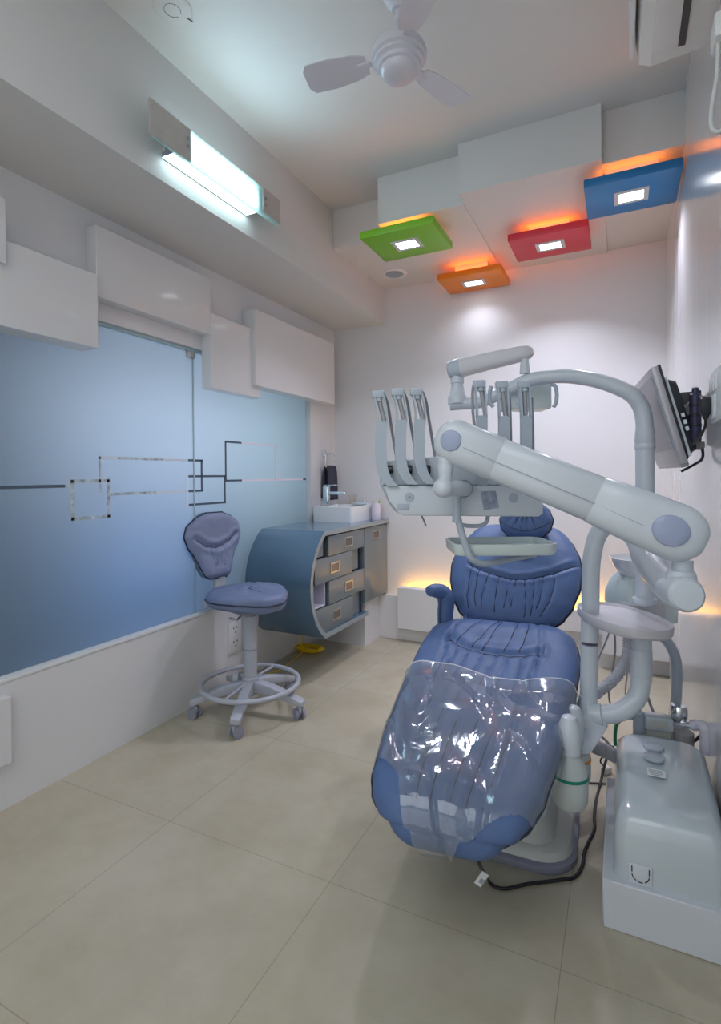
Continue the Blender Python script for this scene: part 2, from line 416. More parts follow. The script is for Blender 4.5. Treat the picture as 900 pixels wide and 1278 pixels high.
# ------------------------------------------------------------------ coloured ceiling lights
def clight(x0, x1, y0, y1, z, m, label, lampw=.37, e=1):
    cx, cy = (x0 + x1) / 2, (y0 + y1) / 2
    t = thing('ceiling_light', label, 'ceiling light', (cx, cy, z), 'coloured square ceiling lights')
    MB().box((x0, y0, z), (x1, y1, z + .038), .004).build('panel', m, t)
    a, b = (x1 - x0) * lampw / 2, (y1 - y0) * lampw / 2
    f = MB(); q = .020
    for lo, hi in (((-a, -b), (a, -b + q)), ((-a, b - q), (a, b)), ((-a, -b + q), (-a + q, b - q)), ((a - q, -b + q), (a, b - q))):
        f.box((cx + lo[0], cy + lo[1], z - .004), (cx + hi[0], cy + hi[1], z + .001))
    f.build('lamp_frame', 'lampframe', t)
    MB().box((cx - a + q, cy - b + q, z - .003), (cx + a - q, cy + b - q, z + .001)).build('lamp_diffuser', 'led', t)
    # stand-off block with an orange strip round it, hidden over the panel
    MB().box((cx - .10, cy - .07, z + .038), (cx + .10, cy + .07, ZS + .003)).build('mounting_block', 'wall', t)
    for q_ in (-.082, .082): MB().box((cx - .13, cy + q_ - .005, z + .040), (cx + .13, cy + q_ + .005, z + .052)).build('glow_strip', 'ledorange', t)
    L = bpy.data.lights.new('lamp', 'AREA'); L.shape = 'RECTANGLE'; L.size = 2 * (a - q); L.size_y = 2 * (b - q); L.energy = EL * e; L.spread = rad(120); L.color = (.84, .85, 1)
    lo = bpy.data.objects.new('lamp', L); C.objects.link(lo); lo.location = (cx, cy, z - .008)
    return t
EL = 4.6
clight(-1.198, -.805, 2.455, 2.785, 2.355, 'green', 'bright green square light panel hanging under the dropped ceiling')
clight(-1.015, -.625, 3.16, 3.45, 2.342, 'orange', 'orange square light panel hanging close to the back wall', e=.16)
clight(-.527, -.137, 2.845, 3.15, 2.36, 'red', 'red square light panel hanging between the orange and blue ones')
clight(-.137, .230, 2.468, 2.785, 2.36, 'blue', 'blue square light panel hanging in the corner by the right wall')

# ------------------------------------------------------------------ wall lamp on the beam
t = thing('wall_lamp', 'slim wall lamp with glass shade and two metal end plates, mounted on the beam', 'wall lamp', (XB, 1.65, 2.35))
XL = XB + .085
MB().box((XL - .004, 1.284, 2.287), (XL + .004, 1.472, 2.405), .001, 1).build('end_plate', 'nickel', t)
MB().box((XL - .004, 1.905, 2.302), (XL + .004, 2.036, 2.408), .001, 1).build('end_plate', 'nickel', t)
for y, z in ((1.455, 2.335), (1.455, 2.365), (1.922, 2.335), (1.922, 2.365)):
    MB().lathe([(.0055, 0), (.0055, .003), (.003, .006)], (XL + .004, y, z), (1, 0, 0), 12).build('screw', 'greydk', t)
g = MB().box((XL - .012, 1.30, 2.287), (XL - .005, 2.03, 2.41)).build('glass_shade', 'shade', t)
MB().box((XB, 1.42, 2.30), (XB + .068, 1.44, 2.39)).build('end_bracket', 'greydk', t)
MB().box((XB, 1.88, 2.30), (XB + .068, 1.895, 2.39)).build('end_bracket', 'greydk', t)
MB().box((XB, 1.42, 2.298), (XB + .066, 1.895, 2.302)).build('lower_diffuser', 'tube', t)
MB().box((XB + .060, 1.42, 2.296), (XB + .068, 1.895, 2.302)).build('rail', 'steel', t)
MB().box((XB, 1.42, 2.296), (XB + .006, 1.895, 2.302)).build('rail', 'steel', t)
MB().box((XB, 1.42, 2.32), (XB + .012, 1.90, 2.385)).build('back_tray', 'white', t)
MB().tube([(XB + .04, 1.44, 2.35), (XB + .04, 1.88, 2.35)], .019, 14).build('lamp_tube', 'tube', t)

# ------------------------------------------------------------------ ceiling fan (blades at rest)
FX, FY = -.60, 1.51
t = thing('ceiling_fan', 'small white ceiling fan with three blades hanging from the ceiling', 'ceiling fan', (FX, FY, ZC))
MB().lathe([(.02, 2.553), (.035, 2.57), (.05, 2.60), (.056, 2.65), (.05, ZC)], (FX, FY, 0)).build('canopy', 'fan', t)
MB().tube([(FX, FY, 2.50), (FX, FY, 2.56)], .0095, 12).build('down_rod', 'fan', t)
MB().lathe([(.016, 2.515), (.022, 2.50), (.032, 2.46), (.04, 2.445)], (FX, FY, 0)).build('lower_canopy', 'fan', t)
MB().lathe([(.045, 2.447), (.078, 2.435), (.084, 2.42), (.084, 2.405), (.076, 2.40), (.076, 2.392), (.066, 2.386), (.064, 2.376), (.056, 2.372), (.054, 2.362), (.045, 2.352), (.02, 2.346), (.001, 2.345)], (FX, FY, 0), n=36).build('motor', 'fan', t)
for k in range(3):
    a = rad(68 + 120 * k); u = Vector((math.cos(a), math.sin(a), 0)); v = Vector((-u.y, u.x, 0)); c0 = Vector((FX, FY, 2.412))
    m = MB()
    for sg in (1,):
        pts = []
        prof = [(.10, .030), (.14, .042), (.22, .05), (.29, .048), (.305, .03)]
        rs = []
        for r_, hw_ in prof:
            tl = .18
            a_, b_ = c0 + u * r_ + v * hw_ + UP * hw_ * tl, c0 + u * r_ - v * hw_ - UP * hw_ * tl
            rs.append([a_ + UP * .0016, b_ + UP * .0016, b_ - UP * .0016, a_ - UP * .0016])
        m.rings(rs)
    bl = m.build('blade', 'fan', t)
    MB().obox(c0 + u * .095, (u, v, UP), (.07, .022, .004), .001).build('blade_arm', 'fan', bl)
# round speaker on the ceiling, round vent in the dropped ceiling
t = thing('ceiling_speaker', 'round white ceiling speaker with dotted ring, in the upper ceiling by the beam', 'speaker', (-1.31, 1.30, ZC))
MB().lathe([(.062, 0), (.062, -.004), (.055, -.008), (.001, -.008)], (-1.31, 1.30, ZC), n=40).build('cover', 'ceil', t)
dm = MB()
for k in range(22):
    a = 2 * PI * k / 22
    if k in (4, 5): continue
    dm.obox((-1.31 + .026 * math.cos(a), 1.30 + .026 * math.sin(a), ZC - .0085), (Vector((math.cos(a), math.sin(a), 0)), Vector((-math.sin(a), math.cos(a), 0)), UP), (.0014, .0048, .0012))
dm.build('grille_slot', 'black', t)
MB().obox((-1.285, 1.352, ZC - .0085), (Vector((.3, .95, 0)).normalized(), Vector((-.95, .3, 0)).normalized(), UP), (.02, .0035, .002)).build('indicator', 'black', t)
t = thing('ceiling_vent', 'round white ventilation outlet in the dropped ceiling beside the green panel', 'vent', (-1.318, 3.205, ZS))
MB().lathe([(.085, 0), (.085, -.004), (.066, -.010), (.060, -.004), (.001, -.004)], (-1.318, 3.205, ZS), n=40).build('ring', 'wall', t)
sl = MB()
for k in range(-4, 5):
    hw_ = math.sqrt(max(.056 ** 2 - (k * .0125) ** 2, 0)); sl.box((-1.318 - hw_, 3.205 + k * .0125 - .003, ZS - .009), (-1.318 + hw_, 3.205 + k * .0125 + .003, ZS - .004))
sl.build('louvre', 'unit2', t)

# ------------------------------------------------------------------ air conditioner on the right wall
t = thing('air_conditioner', 'white split air conditioner high on the right wall near the ceiling', 'air conditioner', (WR, 1.3, 2.35))
ya0, ya1 = .95, 1.80
def acsec(y): return [(WR, y, 2.36), (.20, y, 2.352), (.085, y, 2.345), (.055, y, 2.36), (.045, y, 2.42), (.045, y, 2.60), (.06, y, 2.625), (WR, y, 2.63)]
MB().rings([acsec(ya0), acsec(ya1)]).build('body', 'acw', t, ang=25)
MB().box((.028, ya0, 2.375), (.042, ya1 - .005, 2.62), .005).build('front_panel', 'sill', t)
MB().box((.150, ya0 + .03, 2.342), (.168, ya1 - .05, 2.352)).build('air_slot', 'black', t)
MB().box((.085, ya0 + .03, 2.340), (.150, ya1 - .05, 2.349), .003).build('louvre', 'acw', t)

# white plug box and looped cord high on the right wall
t = thing('plug_box', 'white plug with looped cord hanging on the right wall below the air conditioner', 'plug', (.20, 1.43, 2.05))
MB().box((.19, 1.40, 2.10), (WR, 1.47, 2.155), .005).build('housing', 'white', t)
MB().tube([(.20, 1.425, 2.105), (.197, 1.425, 2.03), (.187, 1.428, 1.96), (.188, 1.428, 1.915), (.205, 1.428, 1.905), (.216, 1.428, 1.94), (.212, 1.425, 2.01), (.207, 1.425, 2.105)], .0042, 8, smooth=6).build('cord', 'cable_w', t)

# ------------------------------------------------------------------ counter (vanity) with rounded end
XC = -1.479; XD = XC - .012
zt_, zb_ = .832, .232; ya_ = 2.555; ym = 2.395; zc_ = (zt_ + zb_) / 2
sag = ya_ - ym; hc = (zt_ - zb_) / 2; Rr = (hc * hc + sag * sag) / (2 * sag); yc_ = ym + Rr
a0 = math.asin(hc / Rr)
def arc(R_, n=22): return [(yc_ - R_ * math.cos(a), zc_ - R_ * math.sin(a)) for a in [a0 - 2 * a0 * k / n for k in range(n + 1)]]   # bottom to top
def sect(th):
    """outer wall polygon of the shell in (y, z), thickness th"""
    o = [(3.105, zb_)] + [p for p in arc(Rr)] + [(YB, zt_)]
    i = [(3.105, zb_ + th)] + [(yc_ - (Rr - th) * math.cos(a), zc_ - (Rr - th) * math.sin(a)) for a in [a0 * .955 - 2 * a0 * .955 * k / 22 for k in range(23)]]
    i[1:-1] = [(y, min(max(z, zb_ + th), zt_ - th)) for y, z in i[1:-1]]
    i[-1] = (i[-1][0], zt_ - th); i.append((YB, zt_ - th))
    return o, i
cab = thing('vanity_cabinet', 'blue grey floating washbasin cabinet with rounded end on the left wall', 'cabinet', (-1.7, 2.9, .232))
o_, i_ = sect(.026)
m = MB(); n_ = len(o_)
ra = [[Vector((x, *p)) for p in (o_[k], i_[k])] for k in range(n_) for x in (0,)]
rings_ = []
for k in range(n_):
    rings_.append([Vector((WL, *o_[k])), Vector((XC, *o_[k])), Vector((XC, *i_[k])), Vector((WL, *i_[k]))])
m.rings(rings_)
m.build('shell', 'counter', cab, ang=30)
m = MB().rings([[Vector((XC - .001, *o_[k])), Vector((XC + .001, *o_[k])), Vector((XC + .001, *i_[k])), Vector((XC - .001, *i_[k]))] for k in range(n_)])
m.build('lit_front_edge', 'edge', cab, ang=30)  # paler strip: light on the shell's front edge painted as colour
def yleft(z, th=.03):     # inner face of the rounded end at height z
    dz = min(abs(z - zc_), Rr - th - .001); return yc_ - math.sqrt((Rr - th) ** 2 - dz * dz)
MB().prism([Vector((XD - .10, y, z)) for y, z in [(3.08, .26), (3.08, .80), (yleft(.80) + .03, .80)] + [(yleft(z) + .005, z) for z in (.74, .68, .62, .56, .5, .44, .38, .32, .28)] + [(yleft(.26) + .03, .26)]], (.004, 0, 0)).build('back_board', 'counter2', cab)
MB().box((XD - .40, 2.62 - .012, .26), (XD - .02, 2.62, .80)).build('divider', 'dark', cab)
MB().box((XD - .40, 3.06, .26), (XD - .014, 3.078, .80)).build('divider', 'dark', cab)
# upper left flush board, open cubby
MB().prism([Vector((XD - .03, y, z)) for y, z in [(2.585, .79), (2.585, .688), (yleft(.688) + .004, .688), (yleft(.73) + .003, .73), (yleft(.79) + .035, .79)]], (.012, 0, 0)).build('side_board', 'counter2', cab)
cb = MB(); cb.box((XD - .094, 2.42, .405), (XD - .09, 2.606, .535)); cb.box((XD - .094, 2.42, .405), (XD - .02, 2.606, .410)); cb.box((XD - .094, 2.602, .405), (XD - .02, 2.607, .535))
cb.build('cubby_lining', 'violetwhite', cab)
def handle(parent, y, z):
    f = MB(); a, b, q = .052, .030, .008; x = XD + .001
    for (y0, z0, y1, z1_) in ((-a, -b, a, -b + q), (-a, b - q, a, b), (-a, -b + q, -a + q, b - q), (a - q, -b + q, a, b - q)):
        f.box((x - .002, y + y0, z + z0), (x + .004, y + y1, z + z1_))
    h = f.build('handle', 'steel', parent)
    MB().box((x - .001, y - a + q, z - b + q), (x + .0012, y + a - q, z + b - q)).build('handle_well', 'copper', h)
def drawer(pts, hy, hz, back=None):
    d = MB().prism([Vector((XD - .02, y, z)) for y, z in pts], (.02, 0, 0), .0015).build('drawer', 'counter2', cab)
    if back: MB().box((XD - .045, back[0], back[2]), (XD - .028, back[1], back[3])).build('drawer_side', 'counter2', d)
    handle(d, hy, hz)
drawer([(2.617, .682), (3.078, .682), (3.078, .797), (2.617, .797)], 2.858, .739)
drawer([(2.462, .543), (2.905, .543), (2.905, .678), (2.462, .678)], 2.682, .611, (2.905, 3.045, .546, .675))
drawer([(2.620, .405), (3.078, .405), (3.078, .539), (2.620, .539)], 2.858, .472)
drawer([(2.565, .262), (2.915, .262), (2.915, .400), (2.452, .400), (2.475, .34), (2.51, .295)], 2.70, .335, (2.915, 3.058, .262, .398))
d = MB().box((XD - .02, 3.083, .315), (XD, 3.452, .800), .0015).build('door', 'counter2', cab); handle(d, 3.262, .741)
MB().box((WL, 3.083, .32), (XD - .02, 3.452, .80)).build('carcass', 'counter2', cab)
MB().box((WL, 2.63, .27), (XD - .10, 3.083, .80)).build('carcass', 'dark', cab)

# basin, tap, things on the counter
sx0, sx1, sy0, sy1, sz0, sz1 = -1.875, -1.580, 3.078, 3.405, .832, .935
bs = MB()
def rr3(hx, hy, z, r=.012): return [Vector((x, y, z)) for x, y in rrect((sx0 + sx1) / 2, (sy0 + sy1) / 2, hx, hy, r, 4)]
hx_, hy_ = (sx1 - sx0) / 2, (sy1 - sy0) / 2
bs.rings([rr3(hx_, hy_, sz0), rr3(hx_, hy_, sz1 - .003), rr3(hx_ - .003, hy_ - .003, sz1), rr3(hx_ - .018, hy_ - .018, sz1), rr3(hx_ - .022, hy_ - .022, sz1 - .005), rr3(hx_ - .04, hy_ - .04, sz0 + .03, .03), rr3(.02, .02, sz0 + .025, .01)])
tag(bs.build('wash_basin', 'ceramic', origin=(-1.73, 3.24, sz0)), 'white rectangular ceramic basin sitting on the blue grey cabinet', 'basin')
tx, ty = -1.80, 3.135
t = thing('basin_tap', 'chrome single lever tap standing on the near rim of the white basin', 'tap', (tx, ty, sz1))
MB().box((tx - .019, ty - .019, sz1), (tx + .019, ty + .019, sz1 + .135), .004).build('body', 'chrome', t)
MB().box((tx, ty - .014, sz1 + .078), (tx + .15, ty + .014, sz1 + .100), .004).build('spout', 'chrome', t)
MB().box((tx - .015, ty - .012, sz1 + .140), (tx + .085, ty + .012, sz1 + .146), .002).build('lever', 'chrome', t)
# towel ring and towel
t = thing('towel_ring', 'chrome towel ring fixed to the left wall above the basin', 'towel ring', (WL, 3.30, 1.29))
MB().box((WL, 3.275, 1.278), (WL + .012, 3.315, 1.325), .003).build('wall_plate', 'chrome', t)
MB().tube([(WL + .01, 3.295, 1.30), (WL + .055, 3.295, 1.30)], .006, 10).build('arm', 'chrome', t)
MB().tube([(WL + .05, 3.24, 1.295), (WL + .05, 3.35, 1.295), (WL + .048, 3.365, 1.26), (WL + .045, 3.36, 1.195), (WL + .045, 3.25, 1.195), (WL + .048, 3.235, 1.26)], .004, 8, closed=True, smooth=4).build('ring', 'chrome', t)
def towel():
    m = MB(); y0, y1 = 3.245, 3.357; prof = [(.014, .985), (.02, 1.08), (.026, 1.17), (.036, 1.205), (.045, 1.212), (.056, 1.205), (.064, 1.17), (.068, 1.08), (.071, .97)]
    def f(u, v):
        k = v * (len(prof) - 1); i = min(int(k), len(prof) - 2); a = lerp(prof[i][0], prof[i + 1][0], k - i); z = lerp(prof[i][1], prof[i + 1][1], k - i)
        wob = .005 * math.sin(u * 9 + z * 4) * (1 if v > .5 else .3)
        return Vector((WL + a + wob, lerp(y0, y1, u) + .006 * (u - .5) * (1.21 - z) * 10, z))
    m.grid(f, 24, 40)
    o = m.build('hand_towel', 'towel', origin=(WL + .045, 3.3, 1.2), flip=False)
    so = o.modifiers.new('t', 'SOLIDIFY'); so.thickness = .008; so.offset = 0
    return o
tag(towel(), 'dark grey hand towel hanging from the chrome ring', 'towel')
t = thing('soap_dispenser', 'small pale pump bottle of soap standing behind the basin', 'soap bottle', (-1.62, 3.425, sz0))
q = Vector((-1.655, 3.43, sz0))
MB().lathe([(.03, 0), (.032, .01), (.032, .085), (.026, .105), (.012, .115), (.012, .122)], q, n=20).build('bottle', 'bluebottle', t)
MB().lathe([(.011, .122), (.011, .134), (.004, .136), (.004, .150), (.010, .152), (.010, .158)], q, n=14).build('pump', 'white', t)
q = Vector((-1.665, 3.365, sz1))
MB().lathe([(.034, -.002), (.05, .004), (.052, .012), (.046, .009), (.001, .008)], q, n=28, sx=1.1, sy=.7).build('soap_dish', 'bluebottle', origin=q)
tag(bpy.data.objects['soap_dish'], 'pale blue oval soap dish on the far rim of the basin', 'soap dish')
q = Vector((-1.535, 3.365, sz0))
t = thing('toothbrush_cup', 'white cylindrical holder standing at the far end of the counter beside the basin', 'cup', q)
MB().lathe([(.031, 0), (.032, .004), (.032, .112), (.029, .114), (.027, .108), (.027, .05), (.001, .05)], q, n=26).build('cup', 'violetwhite', t)
MB().lathe([(.0028, .0), (.0028, .001)], q + Vector((.033, -.002, .045)), (1, -.3, 0), 8).build('dot', 'black', t)
for k, (dx, dy, mm, nm, lab) in enumerate(((-.006, -.01, 'wood', 'wooden_stick', 'brown wooden stick standing in the white cup'), (.012, .004, 'green', 'green_brush', 'green brush handle standing in the white cup'))):
    o = MB().tube([q + Vector((dx, dy, .052)), q + Vector((dx * 2, dy * 2.2, .137))], .005, 8).build(nm, mm, origin=q + Vector((dx, dy, .052)))
    tag(o, lab, 'brush')
q = Vector((-1.745, 3.42, sz0))
t = thing('reed_diffuser', 'reed sticks in a small holder standing behind the basin tap', 'diffuser', q)
MB().lathe([(.022, 0), (.024, .005), (.024, .05), (.012, .065), (.012, .075)], q, n=18).build('jar', 'bottle', t)
for k, (dx, dy) in enumerate(((-.03, 0), (-.01, .005), (.012, -.006), (.032, .004), (.02, .008))):
    MB().tube([q + Vector((dx * .2, dy * .2, .06)), q + Vector((dx, dy, .175))], .0025, 6).build('reed', 'wood', t)

# socket under the counter, yellow cable coil
t = thing('wall_outlet', 'white double power outlet on the low wall behind the stool', 'outlet', (WL, 2.30, .26))
MB().box((WL, 2.243, .176), (WL + .010, 2.345, .345), .003).build('cover_plate', 'white', t)
so = MB()
for z in (.225, .30):
    for dy, dz in ((-.014, .012), (.014, .012), (0, -.012)): so.box((WL + .009, 2.294 + dy - .003, z + dz - .005), (WL + .0105, 2.294 + dy + .003, z + dz + .005))
so.build('socket_hole', 'black', t)
cc = MB(); base = Vector((-1.66, 2.79, .0))
base = on(2, 0, 386, 813)
pts = []
for k in range(100):
    a = k / 100 * 2 * PI * 8.3; r_ = .066 + .03 * random.random(); pts.append(base + Vector((math.cos(a + .3 * math.sin(k)) * r_ * 1.05, math.sin(a) * r_ * .6, .009 + .020 * (k / 100) + .004 * math.sin(k * 2.3))))
cc.tube(pts, .006, 8, smooth=4)
tag(cc.build('cable_coil', 'yellow', origin=base), 'coil of yellow cable lying on the floor under the cabinet', 'cable')
b1 = on(2, .006, 378, 815); b2 = on(2, .006, 352, 834)
o = MB().tube([Vector((-1.75, 2.72, .234)), Vector((-1.75, 2.72, .12)), b1 + Vector((0, 0, .01)), b2, on(2, .006, 318, 846), on(2, .006, 300, 850)], .0032, 8, smooth=6).build('yellow_cord', 'yellow', origin=b1)
tag(o, 'thin pale yellow cord running from the cabinet along the floor', 'cord')

# ------------------------------------------------------------------ cushions
def cushion(spine, side, hw, top, bot, nu, nv, detail=None, pu=5, pv=9, v0=0, v1=1):
    """closed padded shape; returns (MB, surf(u,v,extra), edge points)"""
    side = side.normalized()
    def frame(v):
        a, b = spine(max(v - .01, 0)), spine(min(v + .01, 1)); T = (b - a).normalized()
        return spine(v), T, side.cross(T).normalized()
    def env(u, v): return max(0, 1 - abs(u) ** pu) ** .5 * max(0, 1 - abs(2 * v - 1) ** pv) ** .5
    def surf(u, v, ex=0):
        c, T, N = frame(min(max(v, 0), 1)); e = env(min(max(u, -1), 1), min(max(v, 0), 1))
        h = top * e + (detail(u, v) * e if detail else 0)
        return c + side * (u * hw(v)) + N * (h + ex)
    def under(u, v):
        c, T, N = frame(v); return c + side * (u * hw(v)) - N * (bot * env(u, v))
    def um(k, n): return math.sin(PI / 2 * (2 * k / n - 1)) * .55 + (2 * k / n - 1) * .45
    def vm(k, n): x = 2 * k / n - 1; return .5 + .5 * (math.sin(PI / 2 * x) * .6 + x * .4)
    m = MB(); bm = m.bm
    TT = [[bm.verts.new(surf(um(i, nu), vm(j, nv))) for i in range(nu + 1)] for j in range(nv + 1)]
    UU = [[TT[j][i] if i in (0, nu) or j in (0, nv) else bm.verts.new(under(um(i, nu), vm(j, nv))) for i in range(nu + 1)] for j in range(nv + 1)]
    for j in range(nv):
        for i in range(nu):
            bm.faces.new((TT[j][i], TT[j][i + 1], TT[j + 1][i + 1], TT[j + 1][i])); bm.faces.new((UU[j][i], UU[j + 1][i], UU[j + 1][i + 1], UU[j][i + 1]))
    edge = [surf(-1, k / 40) for k in range(41)] + [surf(um(i, 12), 1) for i in range(1, 12)] + [surf(1, 1 - k / 40) for k in range(41)] + [surf(-um(i, 12), 0) for i in range(1, 12)]
    return m, surf, edge
def seg_d(p, a, b):
    ax, ay = a; bx, by = b; dx, dy = bx - ax, by - ay; L2 = dx * dx + dy * dy
    t = min(max(((p[0] - ax) * dx + (p[1] - ay) * dy) / L2, 0), 1)
    return math.hypot(p[0] - ax - t * dx, p[1] - ay - t * dy), t
def grooves(segs):
    """segs: (points, width, depth) in (u, v*2) space"""
    def f(u, v):
        h = 0; p = (u, v * 2)
        for pts, wd, dp in segs:
            best = 9; tt = 0
            for i, (a, b) in enumerate(zip(pts, pts[1:])):
                d, t = seg_d(p, (a[0], a[1] * 2), (b[0], b[1] * 2))
                if d < best: best = d; tt = (i + t) / (len(pts) - 1)
            if best < wd * 3:
                k = 1 if wd > .03 else min(1, 3.5 * min(tt + .15, 1.02 - tt))
                h -= dp * math.exp(-(best / wd) ** 2) * k
                h += dp * .35 * math.exp(-((best - wd * 1.9) / wd) ** 2) * k
        return h
    return f
def seam_tube(surf, pts, r=.0016, lift=-.0004):
    p = spline([Vector((a, b, 0)) for a, b in pts], 8); return [surf(q.x, q.y, lift) for q in p]

# ------------------------------------------------------------------ stool
SX, SY = -1.62, 2.065
st = thing('dental_stool', 'grey five-star operator stool with blue padded seat and backrest by the frosted glass', 'stool', (SX, SY, 0))
MB().lathe([(.036, .085), (.040, .09), (.040, .165), (.036, .170)], (SX, SY, 0), n=24).build('hub', 'grey', st)
for k in range(5):
    a = rad(-66 + 72 * k); u = Vector((math.cos(a), math.sin(a), 0)); v = Vector((-u.y, u.x, 0)); c = Vector((SX, SY, 0)); rs = []
    for r_, z, hw_, hh in ((.03, .125, .022, .03), (.12, .118, .023, .024), (.20, .098, .024, .018), (.275, .078, .024, .014), (.285, .076, .018, .010)):
        rs.append([c + u * r_ + v * x + UP * (z + y) for x, y in rrect(0, 0, hw_, hh, min(hw_, hh) * .4, 3)])
    leg = MB().rings(rs).build('leg', 'grey', st)
    cw = c + u * .262; ca = Vector((math.cos(a + .9), math.sin(a + .9), 0)); cu = Vector((-ca.y, ca.x, 0))
    cs = MB()
    cs.lathe([(.008, .04), (.008, .066)], cw, n=10)
    cs.obox(cw + UP * .043, (cu, ca, UP), (.036, .014, .032), .006)
    cas = cs.build('caster', 'grey', leg)
    for sg in (-1, 1):
        MB().lathe([(.012, -.007), (.0255, -.006), (.0265, 0), (.0255, .006), (.012, .007)], cw + ca * (sg * .017) + UP * .0265, ca, 20).build('wheel', 'greydk', cas)
MB().lathe([(.030, .168), (.032, .17), (.033, .33), (.035, .40), (.040, .42), (.042, .47), (.036, .47)], (SX, SY, 0), n=24).build('column', 'grey', st)
MB().lathe([(.0335, .30), (.0345, .302), (.0345, .306), (.0335, .308)], (SX, SY, 0), n=24).build('column_ring', 'greydk', st)
MB().lathe([(.034, .470), (.034, .474), (.02, .475)], (SX, SY, 0), n=20).build('column_cap', 'black', st)
MB().tube([(SX, SY, .46), (SX, SY, .525)], .013, 14).build('gas_lift', 'chrome', st)
rp = [Vector((SX + .232 * math.cos(2 * PI * k / 56), SY + .232 * math.sin(2 * PI * k / 56), .140)) for k in range(56)]
rg = MB().tube(rp, .0115, 12, closed=True).build('foot_ring', 'grey', st)
for k in range(2):
    a = rad(-66 + 72 * 1.5 + 180 * k + 55); u = Vector((math.cos(a), math.sin(a), 0))
    MB().tube([Vector((SX, SY, .150)) + u * .03, Vector((SX, SY, .140)) + u * .23], .007, 10).build('ring_spoke', 'grey', rg)
kb = Vector((SX, SY, .155)) - HR * .075 + HF * .02
MB().lathe([(.012, -.02), (.026, -.012), (.03, .0), (.026, .014), (.01, .02)], kb, HR, 14).build('clamp_knob', 'grey', st)
fd = Vector((.95, -.28, 0)).normalized()       # the stool faces across the room
sd = UP.cross(fd).normalized()                # its left
c0 = Vector((SX, SY, .545)) - fd * .01
SEATC = [(0, .30), (.08, .56), (.25, .86), (.42, 1), (.55, .98), (.72, .80), (.88, .52), (.96, .33), (1, .17)]
def st_sp(v): return c0 + fd * lerp(-.205, .215, v) + UP * (.002 + .012 * math.sin(v * PI))
sg_ = [([(-.75, .2), (-.3, .35), (.05, .5)], .05, .006), ([(.7, .2), (.3, .35), (.05, .5)], .05, .006), ([(.05, .5), (-.25, .68), (-.6, .72)], .05, .006), ([(.05, .5), (.3, .68), (.6, .72)], .05, .005), ([(.05, .5), (.0, .75), (.1, .86)], .05, .004), ([(-.2, .42), (-.5, .45), (-.8, .42)], .04, .005), ([(-.15, .56), (-.5, .58), (-.85, .56)], .04, .005), ([(.2, .42), (.5, .44), (.8, .42)], .04, .004)]
m, surf, edge = cushion(st_sp, -sd, lambda v: .205 * interp(SEATC, v), .042, .045, 40, 60, grooves(sg_), pu=6, pv=12)
seat = m.build('seat', 'navylt', st)
MB().tube(edge, .0038, 8, closed=True).build('piping', 'pipe', seat)
sl = MB()
for pts in ([(.05, .5), (-.25, .66), (-.62, .72)], [(-.2, .40), (-.5, .45), (-.8, .42)], [(-.15, .56), (-.5, .60), (-.82, .57)], [(.05, .5), (.12, .66), (.1, .8)]): sl.tube(seam_tube(surf, pts), .0016, 6)
sl.build('seam', 'pipe', seat)
MB().obox(c0 + UP * -.048, (fd, sd, UP), (.20, .17, .02), .008).build('seat_plate', 'greydk', st)
MB().tube([c0 - UP * .045 + fd * .03 - sd * .04, c0 - UP * .075 + fd * .05 - sd * .10, c0 - UP * .055 + fd * .06 - sd * .15], .006, 8).build('lever', 'chrome', st)
# bracket carrying the backrest
bb = c0 - fd * .20
MB().obox(c0 - UP * .05 - fd * .16, (fd, sd, UP), (.24, .05, .028), .006).build('back_bar', 'grey', st)
MB().obox(bb + UP * .015 - fd * .055, (fd, sd, UP), (.035, .062, .15), .012).build('back_post', 'grey', st)
MB().lathe([(.02, -.09), (.024, -.085), (.024, .0), (.02, .005)], bb - UP * .05 - fd * .05, sd, 14).build('back_knob', 'grey', st)
bt = Vector((-.12, 0, 1)).normalized(); nb = (fd * .95 + HF * .08).normalized()       # backrest pad turned to the room
sb = nb.cross(UP).normalized(); bbase = bb - fd * .045 - HR * .022 + UP * .075
BK = [(0, .30), (.06, .45), (.2, .56), (.35, .70), (.5, .90), (.66, 1.0), (.8, .93), (.92, .66), (1, .30)]
def bk_sp(v): return bbase + UP * (.335 * v) - nb * (.035 * v) + nb * (.02 * (2 * v - 1) ** 2) 
lobe = [([(-.72, .62), (-.45, .50), (0, .455), (.45, .53), (.7, .64)], .085, .014)]
pl = [([(a, .47 + abs(a) * .1), (a * .55, .15)], .035, .0045) for a in (-.45, -.25, -.05, .15, .35, .55)]
m, surf, edge = cushion(bk_sp, -sb, lambda v: .172 * interp(BK, v), .038, .04, 48, 70, grooves(lobe + pl), pu=5, pv=10)
bk = m.build('backrest', 'stoolback', st)
MB().tube(edge, .0042, 8, closed=True).build('piping', 'pipe', bk)
sm = MB(); sm.tube(seam_tube(surf, [(-.68, .60), (-.45, .50), (0, .455), (.45, .53), (.66, .62)]), .0022, 6)
for s_ in pl: sm.tube(seam_tube(surf, s_[0], lift=.0002), .0014, 5)
sm.build('seam', 'pipe', bk)
# teal rear shell, a little larger than the pad
def bk_sp2(v): return bk_sp(v) - nb * .026
m, s2, e2 = cushion(bk_sp2, -sb, lambda v: .170 * interp(BK, v), .024, .045, 24, 40, None, pu=7, pv=12)
m.build('back_shell', 'teal', bk)

# ------------------------------------------------------------------ dental chair
CX = -.395
ch = thing('dental_chair', 'reclining dental patient chair with navy blue padded upholstery on a white base', 'dental chair', (CX, 1.75, 0))
rot = Matrix.Rotation(rad(2), 3, 'Z')
CSL = Matrix.Rotation(rad(7), 3, 'Z') @ Vector((1, 0, 0))
def cp(x, y, z): p = rot @ Vector((x, y - 1.8, 0)); return Vector((CX + p.x, 1.8 + p.y, z))
CS = rot @ Vector((1, 0, 0))
